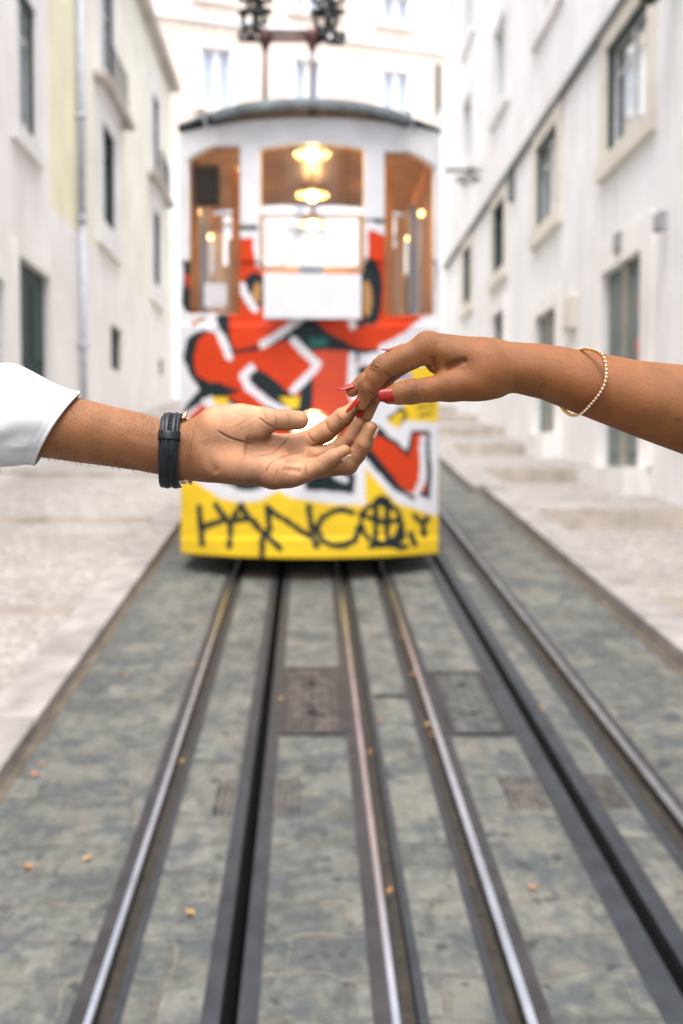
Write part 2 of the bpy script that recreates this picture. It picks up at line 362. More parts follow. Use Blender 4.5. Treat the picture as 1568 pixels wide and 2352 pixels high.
# ================================================================= BUILDINGS
def wallmat(name, col, base=None, zb=None, var=0.06):
    m, nt, b = mk(name)
    tc = N(nt, 'ShaderNodeTexCoord'); n1 = N(nt, 'ShaderNodeTexNoise', i_Scale=0.8, i_Detail=8.0, i_Roughness=0.6); nt.links.new(tc.outputs['Object'], n1.inputs['Vector'])
    mp = N(nt, 'ShaderNodeMapping'); mp.inputs['Scale'].default_value = (3, 3, 0.5); nt.links.new(tc.outputs['Object'], mp.inputs[0])
    n2 = N(nt, 'ShaderNodeTexNoise', i_Scale=1.2, i_Detail=5.0); nt.links.new(mp.outputs[0], n2.inputs['Vector'])
    c = ramp(nt, n1.outputs[0], [(0.3, tuple(x * (1 - var * 2) for x in col)), (0.7, tuple(min(.9, x * (1 + var)) for x in col))])
    c = mixc(nt, 0.5, c, ramp(nt, n2.outputs[0], [(0.35, (0.82, 0.8, 0.78)), (0.55, (1, 1, 1))]), 'MULTIPLY')
    nt.links.new(c, b.inputs['Base Color']); b.inputs['Roughness'].default_value = 0.85
    n3 = N(nt, 'ShaderNodeTexNoise', i_Scale=25.0, i_Detail=4.0); nt.links.new(tc.outputs['Object'], n3.inputs['Vector'])
    bp = N(nt, 'ShaderNodeBump', i_Strength=0.25, i_Distance=0.02); nt.links.new(n3.outputs[0], bp.inputs['Height']); nt.links.new(bp.outputs[0], b.inputs['Normal'])
    return m
M_WHITE = wallmat('white limewash', (0.885, 0.865, 0.85)); M_STONE = wallmat('pale pink limestone', (0.875, 0.835, 0.81), var=0.05)
M_YEL = wallmat('pale yellow render', (0.85, 0.80, 0.58)); M_PALE = wallmat('very pale yellow render', (0.86, 0.83, 0.72)); M_CREAM = wallmat('cream render', (0.74, 0.64, 0.55)); M_BEIGE = wallmat('beige window stone', (0.74, 0.69, 0.60), var=0.08)
M_TRIM = wallmat('light trim stone', (0.82, 0.80, 0.79)); M_EAVE = wallmat('weathered eave stone', (0.52, 0.47, 0.43), var=0.2)
M_GREEN = plain('dark green painted wood', (0.026, 0.052, 0.050), 0.6, spec=0.2); M_TEAL = plain('teal painted wood', (0.015, 0.09, 0.10), 0.6, spec=0.2)
M_GREY = plain('grey painted door', (0.16, 0.19, 0.185), 0.6, scale=3, spec=0.2); M_WWOOD = plain('white painted sash', (0.70, 0.70, 0.68), 0.5)
M_TAN = plain('old tan door wood', (0.30, 0.28, 0.22), 0.6, scale=3); M_SLATE = plain('string course lead', (0.13, 0.15, 0.15), 0.6)
M_PIPE = plain('grey blue downpipe', (0.48, 0.51, 0.58), 0.5); M_TILE = plain('roof tiles', (0.42, 0.2, 0.13), 0.8)
M_FIX = plain('weathered grey fixture', (0.33, 0.34, 0.34), 0.6)
M_IRON = plain('black wrought iron', (0.03, 0.035, 0.035), 0.5, 0.5)
M_STICK = plain('faded red sticker', (0.5, 0.09, 0.05), 0.6)
M_CURT = plain('net curtain with pane reflection', (0.84, 0.84, 0.88), 0.9, var=0.2, scale=3); M_DARKIN = plain('dark room', (0.03, 0.035, 0.035), 0.9)  # curtain cloth whitened so its colour carries the panes' pale reflection
M_PANE = glassy('window glass', (0.80, 0.86, 0.88), 0.10)
def facade(side, X, ya, yb, z0, z1, ops, mats, parent, zsplit=None, depth=0.28):
    """wall facing the street at x = X; ops: (y0, y1, z0, z1). side=+1: house lies at +x"""
    ys = sorted({ya, yb, *[o[0] for o in ops], *[o[1] for o in ops]}); zs = sorted({z0, z1, *[o[2] for o in ops], *[o[3] for o in ops], *([zsplit] if zsplit else [])})
    mb = MB()
    for i in range(len(ys) - 1):
        for j in range(len(zs) - 1):
            cy, cz = (ys[i] + ys[i + 1]) / 2, (zs[j] + zs[j + 1]) / 2
            if any(o[0] < cy < o[1] and o[2] < cz < o[3] for o in ops): continue
            mb.quad((X, ys[i], zs[j]), (X, ys[i + 1], zs[j]), (X, ys[i + 1], zs[j + 1]), (X, ys[i], zs[j + 1]), 1 if (zsplit and cz < zsplit) else 0)
    D = X + side * depth
    for (a, b_, c, d) in [o[:4] for o in ops]:
        mb.quad((X, a, c), (D, a, c), (D, a, d), (X, a, d)); mb.quad((X, b_, c), (D, b_, c), (D, b_, d), (X, b_, d))
        mb.quad((X, a, c), (X, b_, c), (D, b_, c), (D, a, c)); mb.quad((X, a, d), (X, b_, d), (D, b_, d), (D, a, d))
    # body of the house behind
    B = X + side * 8
    mb.quad((X, ya, z0), (B, ya, z0), (B, ya, z1), (X, ya, z1)); mb.quad((X, yb, z0), (B, yb, z0), (B, yb, z1), (X, yb, z1))
    mb.quad((B, ya, z0), (B, yb, z0), (B, yb, z1), (B, ya, z1)); mb.quad((X, ya, z1), (X, yb, z1), (B, yb, z1), (B, ya, z1))
    return mb.build('wall', mats, parent)
def surround(mb, side, X, a, b_, c, d, w_=0.28, proud=0.05, sill=True):
    x0, x1 = sorted((X - side * proud, X + side * 0.002))
    mb.box((x0, a - w_, c), (x1, a, d)); mb.box((x0, b_, c), (x1, b_ + w_, d)); mb.box((x0, a - w_, d), (x1, b_ + w_, d + w_))
    if sill: mb.box((x0 - (0.05 if side > 0 else 0), a - w_ - 0.04, c - w_), (x1 + (0.05 if side < 0 else 0), b_ + w_ + 0.04, c))
def window(side, X, a, b_, c, d, parent, fm, back, surr=None, name='window', w_=0.28, mull=1, transom=0.72, jamb=None):
    xi = X + side * 0.09; e = MB(); t = 0.055
    def bx(y0, y1, z0, z1, dx=0.0, mb=e, th=0.05):
        p = sorted((xi + dx, xi + dx + side * th)); mb.box((p[0], y0, z0), (p[1], y1, z1))
    g_ = 0.003
    bx(a + g_, a + t, c + g_, d - g_); bx(b_ - t, b_ - g_, c + g_, d - g_); bx(a + t, b_ - t, c + g_, c + t); bx(a + t, b_ - t, d - t, d - g_)
    for k in range(mull):
        ym = a + (b_ - a) * (k + 1) / (mull + 1); bx(ym - t * 0.9, ym + t * 0.9, c + t, d - t)
    if transom:
        zt = c + (d - c) * transom
        for k in range(mull + 1):
            y0 = a + (b_ - a) * k / (mull + 1) + t; y1 = a + (b_ - a) * (k + 1) / (mull + 1) - t; bx(y0, y1, zt - 0.02, zt + 0.02, 0.01)
    wd = e.build(name, fm, parent)
    pn = MB(); xp = xi + side * 0.03; pn.quad((xp, a + t, c + t), (xp, b_ - t, c + t), (xp, b_ - t, d - t), (xp, a + t, d - t)); pn.build('pane', M_PANE, wd)
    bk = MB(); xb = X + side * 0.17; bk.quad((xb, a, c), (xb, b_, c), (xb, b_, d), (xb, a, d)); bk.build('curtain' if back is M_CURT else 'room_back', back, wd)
    if jamb:
        j = MB(); p = sorted((X + side * 0.01, X + side * 0.085)); j.box((p[0], b_ - 0.05, c + 0.01), (p[1], b_ - 0.003, d - 0.01)); j.box((p[0], a + 0.003, d - 0.06), (p[1], b_ - 0.055, d - 0.003)); j.build('shutter_box', jamb, wd)
    if surr:
        s_ = MB(); surround(s_, side, X, a, b_, c, d, w_); s_.build('surround', surr, wd)
    return wd
def door(side, X, a, b_, c, d, parent, mat, surr, w_=0.3, glaz=False, post=None):
    xi = X + side * 0.08; e = MB(); p = sorted((xi, xi + side * 0.06)); m = (a + b_) / 2
    for (y0, y1) in ((a + 0.003, m - 0.006), (m + 0.006, b_ - 0.003)):
        e.box((p[0], y0, c + 0.01), (p[1], y1, d - 0.003))
    dr = e.build('door', mat, parent)
    q = MB(); pp = sorted((xi - side * 0.03, xi))
    for (y0, y1) in ((a + 0.12, m - 0.12), (m + 0.12, b_ - 0.12)):
        for (z0, z1) in ((c + 0.2, c + (d - c) * .42), (c + (d - c) * .48, d - .25)):
            q.box((pp[0], y0, z0), (pp[1], y1, z1))
    q.build('door_panel', M_PANE if glaz == 2 else mat, dr, bevel=0.01)
    if post:
        q = MB(); pp = sorted((xi - side * 0.05, xi)); q.box((pp[0], m - 0.11, c), (pp[1], m + 0.11, d)); q.build('door_post', post, dr)
    s_ = MB(); surround(s_, side, X, a, b_, c, d, w_, sill=False); s_.build('surround', surr, dr)
    st = MB(); pp = sorted((X - side * 0.35, X + side * 0.25)); st.box((pp[0], a - 0.35, c - 0.9), (pp[1], b_ + 0.35, c - 0.004)); st.build('threshold', M_TRIM, dr)
    return dr
Z = lambda h: h + CAMZ
# ---- right hand house
RB = empty('house', (RW, 14, gz(14)), 'long white house on the right with stone framed windows and a dark string course', 'house')
wr = []; step = 4.75
for k in range(-4, 4):
    y = 14.2 + step * k
    if k >= 0: hw = [0.93, 0.85, 0.75, 0.70][k]
    else: hw = 0.9
    wr.append((y - hw, y + hw))
ops = []
for k, (a, b_) in zip(range(-4, 4), wr):
    ops.append((a, b_, Z(4.69), Z(6.33))); ops.append((a, b_, Z(8.6), Z(10.5)))
    ops.append((a, b_, Z(12.2), Z(14.2)))
dk = {0: (13.4, 15.2, 0.05, 2.98), 1: (18.1, 19.7, 0.68, 3.0), 2: (23.0, 24.4, 2.6, 3.75), -1: (8.6, 10.3, -0.7, 2.1), -2: (3.9, 5.6, -1.3, 1.6)}
for k, (a, b_, c, d) in dk.items(): ops.append((a, b_, Z(c), Z(d)))
facade(1, RW, -8, 33, -2, Z(16.2), ops, [M_WHITE], RB)
for k, (a, b_) in zip(range(-4, 4), wr):
    window(1, RW, a, b_, Z(4.69), Z(6.33), RB, M_WWOOD if k in (0, 1, -1) else M_GREY, M_CURT if k in (0, 1, -2) else M_DARKIN, M_BEIGE, jamb=M_GREEN)
    window(1, RW, a, b_, Z(8.6), Z(10.5), RB, M_WWOOD, M_CURT, M_TRIM); window(1, RW, a, b_, Z(12.2), Z(14.2), RB, M_WWOOD, M_CURT, M_TRIM)
door(1, RW, 13.4, 15.2, Z(0.05), Z(2.98), RB, M_GREY, M_STONE, post=M_TAN, w_=0.42); door(1, RW, 18.1, 19.7, Z(0.68), Z(3.0), RB, M_GREY, M_STONE, post=M_TAN)
door(1, RW, 8.6, 10.3, Z(-0.7), Z(2.1), RB, M_GREY, M_STONE); door(1, RW, 3.9, 5.6, Z(-1.3), Z(1.6), RB, M_GREEN, M_STONE)
window(1, RW, 23.0, 24.4, Z(2.6), Z(3.75), RB, M_GREEN, M_DARKIN, M_STONE)
sc = MB(); sc.box((RW - 0.10, -8, Z(6.60)), (RW + 0.001, 33, Z(6.70))); sc.build('string_course', M_SLATE, RB)
sc = MB(); sc.box((RW - 0.05, -8, Z(6.702)), (RW + 0.001, 33, Z(6.98))); sc.build('band', M_TRIM, RB)
sc = MB(); sc.box((RW - 0.5, -8, Z(16.2)), (RW + 8, 33, Z(16.5))); sc.build('roof', M_TILE, RB)
pi = MB(); pi.box((RW - 0.06, 10.9, -1), (RW + 0.001, 12.35, Z(6.598))); pi.build('pilaster', M_WHITE, RB)
for (yy, zz, r_) in ((13.62, 2.28, .11), (13.68, 1.72, .13), (13.6, 1.5, .1)):
    q = MB(); q.lathe((RW + 0.03, yy, Z(zz)), [(0, -.004), (r_ * .7, -.004), (r_, 0)], 9, axis='X'); q.build('sticker', M_STICK, RB)
# bits fixed on the right wall
def onwall(name, x0, x1, y0, y1, z0, z1, mat, label, cat, bev=0.01):
    mb = MB(); mb.box((x0, y0, z0), (x1, y1, z1)); mb.box((x0 - 0.012, y0 + 0.03, z0 + 0.03), (x0 + 0.002, y1 - 0.03, z1 - 0.03))
    return tag(mb.build(name, mat, bevel=bev), label, cat)
onwall('meter_box', RW - 0.12, RW - 0.002, 16.7, 17.3, Z(2.4), Z(2.95), M_BEIGE, 'beige meter box on the right wall between the two grey doors', 'meter box')
onwall('house_number_plate', RW - 0.09, RW - 0.052, 14.2, 14.5, Z(3.15), Z(3.42), M_FIX, 'small dark plate above the nearer grey door', 'plate')
onwall('alarm_box', RW - 0.16, RW - 0.062, 12.5 - .15, 12.5 + .1, Z(3.0), Z(3.22), M_FIX, 'small dark box on the white wall right of the nearer door', 'box')
# wall lantern close, top right
def lantern(y, zc, label, s=1.0, reach=0.45):
    e = empty('wall_lantern', (RW, y, zc), label, 'lantern'); x = RW - reach
    b = MB(); b.tube([(RW - 0.06, y, zc + 0.45 * s), (RW - reach * .5, y, zc + 0.62 * s), (x, y, zc + 0.55 * s), (x, y, zc + 0.42 * s)], 0.018, 8)
    b.tube([(RW - 0.06, y, zc + 0.1), (RW - reach * .4, y, zc + 0.3 * s), (x, y, zc + 0.45 * s)], 0.012, 8); b.box((RW - 0.1, y - 0.06, zc), (RW - 0.052, y + 0.06, zc + 0.55 * s)); b.build('bracket', M_IRON, e)
    c = MB(); c.lathe((x, y, zc + 0.28 * s), [(0.0, .17 * s), (0.05 * s, .15 * s), (0.17 * s, .0), (0.18 * s, -0.03 * s), (0.15 * s, -0.03 * s)], 6); c.build('lantern_roof', M_IRON, e)
    for k in range(6):
        a = k * math.pi / 3; p0 = (x + .14 * s * math.cos(a), y + .14 * s * math.sin(a), zc + .25 * s); p1 = (x + .085 * s * math.cos(a), y + .085 * s * math.sin(a), zc - .18 * s)
        f_ = MB(); f_.tube([p0, p1], 0.009, 5); f_.build('glazing_bar', M_IRON, e)
    g_ = MB(); g_.lathe((x, y, zc), [(.135 * s, .245 * s), (.08 * s, -.17 * s)], 6); g_.build('lantern_glass', M_PANE, e)
    q = MB(); q.lathe((x, y, zc - .18 * s), [(0.0, -.06 * s), (.05 * s, -.04 * s), (.095 * s, 0), (0, .01)], 6); q.build('lantern_base', M_IRON, e)
lantern(12.1, Z(5.95), 'black iron wall lantern at the top right beside the first big window', 1.5, 0.4)
# scroll bracket, far
br = empty('lamp_bracket', (RW, 26.4, Z(7.7)), 'wrought iron scroll bracket high on the far right wall', 'bracket')
b = MB(); b.tube([(RW, 26.4, Z(7.87)), (3.55, 26.4, Z(7.87))], 0.045, 8); b.build('arm', M_IRON, br)
for (cx, r_) in ((4.2, 0.2), (3.95, 0.12), (4.38, 0.1)):
    b = MB(); b.tube([(cx + r_ * (1 - t / 16) * math.cos(t * .7), 26.4, Z(7.62) + r_ * (1 - t / 16) * math.sin(t * .7)) for t in range(14)], 0.022, 6); b.build('scroll', M_IRON, br)
bx_ = MB(); bx_.box((RW - 0.12, 22.0, Z(5.9)), (RW - .002, 22.12, Z(6.55))); tag(bx_.build('cable_box', M_SLATE), 'narrow dark box under the string course between two windows', 'box')
# far right teal shuttered house, end of the street on the right
FB = empty('corner_house', (4.9, 36, gz(36)), 'white corner house with tall teal shutters beyond the right house', 'house')
ops = [(33.6, 34.9, Z(3.6), Z(6.6)), (33.6, 34.9, Z(0.9), Z(3.1)), (33.6, 34.9, Z(8.6), Z(10.6))]
facade(1, 4.9, 33.01, 41, 1, Z(13.5), ops, [M_WHITE], FB)
for (a, b_, c, d) in ops:
    q = MB()
    for k in range(2):
        y0 = a + .02 + k * (b_ - a) / 2; q.box((4.9 - 0.03, y0, c + .02), (4.9 + .04, y0 + (b_ - a) / 2 - .03, d - .02))
    q.build('shutter', M_TEAL if c < Z(8) else M_GREY, FB); 
# ---- left houses
LA = empty('house', (LW, 15, gz(15)), 'white house on the near left with tall green edged windows', 'house')
opsA = [(16.1, 17.15, Z(5.45), Z(7.67)), (16.0, 17.9, Z(0.4), Z(3.4)), (16.1, 17.15, Z(9.0), Z(11.3)), (13.6, 15.2, Z(-.1), Z(2.83)), (9.0, 10.2, Z(5.45), Z(7.67)), (2.0, 3.2, Z(5.45), Z(7.67)), (9.0, 10.2, Z(9.0), Z(11.3)), (2.0, 3.2, Z(9.0), Z(11.3)), (8.2, 9.8, Z(-0.9), Z(2.0)), (2, 3.6, Z(-1.5), Z(1.4))]
facade(-1, LW, -8, 18.1, -2, Z(12.6), opsA, [M_STONE], LA)
for o in opsA:
    if o[2] > Z(4): window(-1, LW, *o, LA, M_WWOOD, M_CURT, M_TRIM, jamb=M_GREEN, w_=0.3)
door(-1, LW, 16.0, 17.9, Z(0.4), Z(3.4), LA, M_GREEN, M_STONE, w_=0.2); door(-1, LW, 13.6, 15.2, Z(-.1), Z(2.83), LA, M_TEAL, M_STONE)
door(-1, LW, 8.2, 9.8, Z(-.9), Z(2.0), LA, M_GREEN, M_STONE); door(-1, LW, 2, 3.6, Z(-1.5), Z(1.4), LA, M_TEAL, M_STONE)
q = MB(); q.box((LW - 8, -8, Z(12.6)), (LW + 0.3, 18.1, Z(12.85))); q.build('roof', M_EAVE, LA)
LB = empty('house', (LW, 26, gz(26)), 'pale yellow house on the left with balconies and a white stone base', 'house')
opsB = []
for (yc, s_) in ((23.3, 0.72), (30.5, 0.62)):
    opsB += [(yc - s_, yc + s_, Z(5.52), Z(7.77)), (yc - s_, yc + s_, Z(8.62), Z(11.2))]
opsB += [(23.5, 24.9, Z(2.38), Z(3.43)), (31.0, 31.9, Z(2.95), Z(3.45))]
facade(-1, LW, 20.27, 34.0, -1, Z(12.6), opsB, [M_PALE, M_STONE], LB, zsplit=Z(4.73)); facade(-1, LW, 18.101, 20.269, -1, Z(12.6), [], [M_YEL, M_STONE], LB, zsplit=Z(4.73))
for o in opsB[:4]:
    window(-1, LW, *o, LB, M_GREEN if o[2] < Z(8) else M_WWOOD, M_CURT, M_TRIM, jamb=M_GREEN, w_=0.55 if o[2] < Z(8) else 0.4)
for o in opsB[4:]: window(-1, LW, *o, LB, M_GREEN, M_DARKIN, None, mull=1, transom=None)
for (a, b_) in ((21.8, 25.3), (29.0, 32.6)):
    bal = MB(); bal.box((LW + 0.001, a, Z(8.42)), (LW + 0.30, b_, Z(8.58))); bo = bal.build('balcony', M_EAVE, LB, bevel=0.02)
    rl = MB(); rl.tube([(LW + .26, a + .8, Z(9.4)), (LW + .26, b_ - .8, Z(9.4))], .02, 6)
    for k in range(12):
        y = a + .8 + (b_ - a - 1.6) * k / 11; rl.tube([(LW + .26, y, Z(8.58)), (LW + .26, y, Z(9.4))], .01, 5)
    rl.build('railing', M_IRON, bo)
q = MB(); q.box((LW - 8, 18.101, Z(12.6)), (LW + 0.32, 34.0, Z(12.85))); q.box((LW - 8, 18.101, Z(12.852)), (LW + 0.22, 34.0, Z(13.0))); q.build('cornice', M_EAVE, LB)
dp = MB(); dp.tube([(LW + .1, 20.2, Z(12.5)), (LW + .1, 20.2, Z(9.6))], .075, 10); dp.tube([(LW + .1, 20.2, Z(9.6)), (LW + .1, 20.2, Z(5.0))], .07, 10); dp.tube([(LW + .1, 20.2, Z(5.0)), (LW + .1, 20.2, gz(20.2))], .06, 10)
for h in (10.6, 9.6, 7.0, 5.0, 2.5): dp.lathe((LW + .1, 20.2, Z(h)), [(.07, -.06), (.10, -.05), (.10, .05), (.07, .06)], 12)
tag(dp.build('downpipe', M_PIPE, smooth=True), 'grey blue downpipe on the left houses, at the edge of the yellow wall', 'downpipe')
# ---- house closing the street
BB = empty('apartment_house', (0, 44, gz(36)), 'tall cream house closing the top of the street', 'house')
nrm = 0.12; bx0, bx1 = -13.0, 14.0
def bp(u, z, d=0.0): return (u, 41.0 + (u + 5) * 0.28 + d, z)     # facade runs back to the right
wins = []
for (vx0, vx1) in ((469, 535), (678, 736), (874, 934)):
    # find u by ray hit
    def hit(vx):
        k = (vx - VX) / FPX; return (k * (41.0 + 5 * 0.28)) / (1 - k * 0.28)
    wins.append((hit(vx0), hit(vx1)))
def hz(vy, u): return CAMZ + (VY - vy) / FPX * (41 + (u + 5) * .28)
zs_ = [(hz(250, wins[0][0]), hz(129, wins[0][0])), (hz(18, wins[0][0]), hz(18, wins[0][0]) + 1.2)]
mb = MB(); ops = []
wx = wins + [(wins[0][0] - 4.0, wins[0][1] - 4.0), (wins[2][0] + 4.0, wins[2][1] + 4.0)]
for (a, b_) in wx:
    for (c, d) in ((zs_[0][0] - 0.2, zs_[0][1]), (zs_[1][0], zs_[1][1]), (zs_[0][0] - 4.6, zs_[0][1] - 4.6)):
        ops.append((a, b_, c, d))
us = sorted({bx0, bx1, *[o[0] for o in ops], *[o[1] for o in ops]}); zsp = hz(400, 0.0); zz = sorted({0.0, 27.0, zsp, *[o[2] for o in ops], *[o[3] for o in ops]})
for i in range(len(us) - 1):
    for j in range(len(zz) - 1):
        cu, cz = (us[i] + us[i + 1]) / 2, (zz[j] + zz[j + 1]) / 2
        if any(o[0] < cu < o[1] and o[2] < cz < o[3] for o in ops): continue
        mb.quad(bp(us[i], zz[j]), bp(us[i + 1], zz[j]), bp(us[i + 1], zz[j + 1]), bp(us[i], zz[j + 1]), 1 if cz < zsp else 0)
mb.quad(bp(bx0, 0), bp(bx0, 0, 10), bp(bx0, 27, 10), bp(bx0, 27)); mb.quad(bp(bx1, 0), bp(bx1, 0, 10), bp(bx1, 27, 10), bp(bx1, 27)); mb.quad(bp(bx0, 27), bp(bx1, 27), bp(bx1, 27, 10), bp(bx0, 27, 10)); mb.quad(bp(bx0, 0, 10), bp(bx1, 0, 10), bp(bx1, 27, 10), bp(bx0, 27, 10))
mb.build('wall', [M_CREAM, M_WHITE], BB)
M_BLUEG = plain('glass with painted sky', (0.50, 0.55, 0.68), 0.15, var=0.1)  # pale blue sky reflection is put into the pane colour
def bq(mb, a, b_, c, d, d0, d1):
    vs_ = [bp(u, z, dd) for dd in (d0, d1) for z in (c, d) for u in (a, b_)]
    mb.add(vs_, [(0, 1, 3, 2), (4, 6, 7, 5), (0, 4, 5, 1), (2, 3, 7, 6), (0, 2, 6, 4), (1, 5, 7, 3)])
for (a, b_, c, d) in ops:
    f_ = MB(); t = .09
    bq(f_, a, a + t, c, d, .05, .25); bq(f_, b_ - t, b_, c, d, .05, .25); bq(f_, a + t, b_ - t, c, c + t, .05, .25); bq(f_, a + t, b_ - t, d - t, d, .05, .25)
    m_ = (a + b_) / 2; bq(f_, m_ - .13, m_ + .13, c + t, d - t, .06, .24)
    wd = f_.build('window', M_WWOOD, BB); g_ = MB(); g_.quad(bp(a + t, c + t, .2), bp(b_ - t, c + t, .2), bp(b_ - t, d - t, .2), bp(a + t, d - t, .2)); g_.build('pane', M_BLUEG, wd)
    s_ = MB(); bq(s_, a - .25, a, c, d, -.05, .06); bq(s_, b_, b_ + .25, c, d, -.05, .06); bq(s_, a - .25, b_ + .25, d, d + .25, -.07, .06); bq(s_, a - .3, b_ + .3, c - .2, c, -.15, .06); s_.build('surround', M_TRIM, wd)
s_ = MB(); zc_ = hz(75, wins[0][0]); bq(s_, bx0, bx1, zc_, zc_ + .3, -.12, .0); s_.build('string_course', M_TRIM, BB)
s_ = MB(); s_.tube([bp(5.62, hz(165, 5.6), -.15), bp(5.62, hz(400, 5.6), -.15)], .09, 8); s_.build('downpipe', M_GREEN, BB)
# ================================================================= FUNICULAR CAR
TY0 = 8.3
def tramY(vx):
    t = abs(vx - 711) / 297.0; return TY0 + 0.50 * t ** 2.3
M_TWHITE = plain('white car paint', (0.72, 0.71, 0.74), 0.35, var=0.04, scale=2, bump=0.02)
M_TROOF = plain('worn dark roof canvas', (0.055, 0.068, 0.075), 0.7, var=0.6, scale=5, bump=0.2)
M_WOOD = plain('varnished wood', (0.48, 0.20, 0.045), 0.4, var=0.25, scale=3, bump=0.05)
M_WOODC = plain('ceiling wood', (0.42, 0.23, 0.08), 0.35, var=0.15, scale=3, bump=0.03)
M_BEI = plain('beige inner panel', (0.50, 0.41, 0.34), 0.5, var=0.06)
M_UNDER = plain('black underframe', (0.012, 0.012, 0.013), 0.8)
M_BOARD = plain('blank white board', (0.66, 0.67, 0.69), 0.5, var=0.03, scale=8, bump=0)
M_TPANE = glassy('car window glass', (0.97, 0.97, 0.97), 0.03)
M_BULB = emis('lit bulb', (1.0, 0.72, 0.36), 6.0); M_AMB = emis('amber lamp', (1.0, 0.55, 0.18), 3.0); M_HEAD = emis('lit headlamp', (1.0, 0.66, 0.34), 3.2)
M_SHADE = plain('enamel lamp shade', (0.75, 0.6, 0.3), 0.3); M_CHROME = plain('brass rim', (0.7, 0.55, 0.3), 0.25, 1.0, var=0.1, bump=0)
M_SPRAY = plain('grey metal', (0.3, 0.32, 0.35), 0.4, 0.6)
def gpaint(xs, ys):
    """paint of the car front, in graffiti tracing units"""
    C = np.zeros((len(xs), 3)); xs, ys = xs + 5 * np.sin(ys * .021 + 1.3) * np.sin(xs * .017) + rng.normal(0, 2.2, len(xs)), ys + 5 * np.sin(xs * .023 + .4) * np.sin(ys * .019 + 2) + rng.normal(0, 2.2, len(xs))
    YEL = (0.80, 0.54, 0.025); RED = (0.60, 0.048, 0.009); LRED = (0.58, 0.070, 0.030); WH = (0.72, 0.72, 0.76); BK = (0.012, 0.022, 0.026); TL = (0.02, 0.13, 0.11); BR = (0.45, 0.24, 0.10)
    C[:] = YEL
    def setm(m, c): C[m] = c
    def poly(p, c):
        m = np.zeros(len(xs), bool); n = len(p)
        for i in range(n):
            x1, y1 = p[i]; x2, y2 = p[(i + 1) % n]
            if y1 == y2: continue
            cnd = ((y1 > ys) != (y2 > ys)) & (xs < (x2 - x1) * (ys - y1) / (y2 - y1) + x1); m ^= cnd
        setm(m, c)
    def stroke(p, wd, c):
        m = np.zeros(len(xs), bool)
        for (a, b) in zip(p[:-1], p[1:]):
            ax, ay = a; bx, by = b; dx, dy = bx - ax, by - ay; L = dx * dx + dy * dy + 1e-9
            t = np.clip(((xs - ax) * dx + (ys - ay) * dy) / L, 0, 1); m |= ((xs - ax - t * dx) ** 2 + (ys - ay - t * dy) ** 2) < (wd / 2) ** 2
        setm(m, c)
    def ell(cx, cy, rx, ry, c): setm(((xs - cx) / rx) ** 2 + ((ys - cy) / ry) ** 2 < 1, c)
    setm(ys < 470, WH)
    # white ground of the piece
    poly([(60, 400), (90, 560), (80, 700), (100, 880), (180, 950), (300, 1035), (400, 1055), (500, 1045), (600, 1000), (670, 1030), (850, 1060), (1055, 1072), (1040, 870), (1215, 1065), (1432, 1125), (1432, 650), (1280, 622), (1240, 675), (1165, 640), (1255, 555), (1440, 530), (1440, 430)], WH)
    # red fields
    poly([(385, -330), (470, -350), (480, -170), (1060, -170), (1075, -390), (1165, -370), (1165, -60), (1165, 70), (1360, 75), (1330, 130), (1250, 200), (1150, 262), (1000, 330), (330, 330), (330, 60), (385, 60)], RED)
    poly([(500, -170), (960, -170), (960, 60), (500, 60)], LRED)
    poly([(1060, -360), (1165, -370), (1165, -60), (1060, -60)], RED)
    # black round the left lobe
    poly([(150, 175), (270, 150), (340, 60), (350, 200), (370, 260), (520, 232), (600, 185), (720, 105), (785, 105), (880, 180), (1000, 245), (1128, 262), (1120, 300), (1000, 310), (830, 270), (870, 350), (780, 430), (770, 640), (640, 640), (430, 570), (250, 500), (100, 600), (120, 540), (190, 470), (140, 400), (108, 300), (118, 210)], BK)
    stroke([(160, 310), (178, 215), (215, 178), (275, 165), (300, 240), (360, 285), (520, 252), (640, 205), (720, 270), (835, 345), (770, 420), (700, 500), (600, 560), (520, 560), (400, 470), (300, 430), (230, 425), (172, 392), (160, 310)], 44, BK)
    poly([(160, 310), (178, 215), (215, 178), (275, 165), (300, 240), (360, 285), (520, 252), (640, 205), (720, 270), (835, 345), (770, 420), (700, 500), (600, 560), (520, 560), (400, 470), (300, 430), (230, 425), (172, 392)], RED)
    poly([(400, 470), (520, 560), (640, 640), (560, 620), (430, 560), (330, 500)], RED)
    poly([(250, 505), (330, 500), (345, 545), (270, 548)], YEL); poly([(120, 620), (225, 520), (250, 560), (200, 640)], RED); stroke([(215, 530), (250, 570)], 30, WH)
    poly([(440, 380), (500, 358), (600, 425), (680, 500), (712, 560), (690, 600), (620, 560), (540, 500), (455, 440)], BK); poly([(600, 500), (712, 505), (705, 565), (650, 560)], YEL)
    stroke([(850, 335), (800, 420), (745, 490), (745, 650)], 70, BK); stroke([(700, 215), (850, 330)], 60, BK)
    poly([(775, 262), (975, 262), (965, 500), (1010, 700), (960, 900), (780, 900)], LRED); poly([(640, 620), (780, 620), (780, 700), (640, 700)], BK)
    poly([(755, 195), (860, 195), (845, 243), (770, 240)], TL)
    # white highlights
    stroke([(520, 230), (620, 165), (715, 100)], 44, WH); stroke([(295, 160), (340, 300)], 44, WH); stroke([(680, 212), (808, 335), (685, 470)], 44, WH); stroke([(978, 285), (972, 460)], 36, WH)
    stroke([(462, 350), (415, 395), (440, 460), (540, 530), (640, 580)], 42, WH); stroke([(965, 40), (985, 140)], 42, WH)
    stroke([(1400, -120), (1412, 0), (1370, 110), (1280, 190), (1150, 255)], 62, WH); stroke([(1440, -190), (1440, 30)], 30, BK)
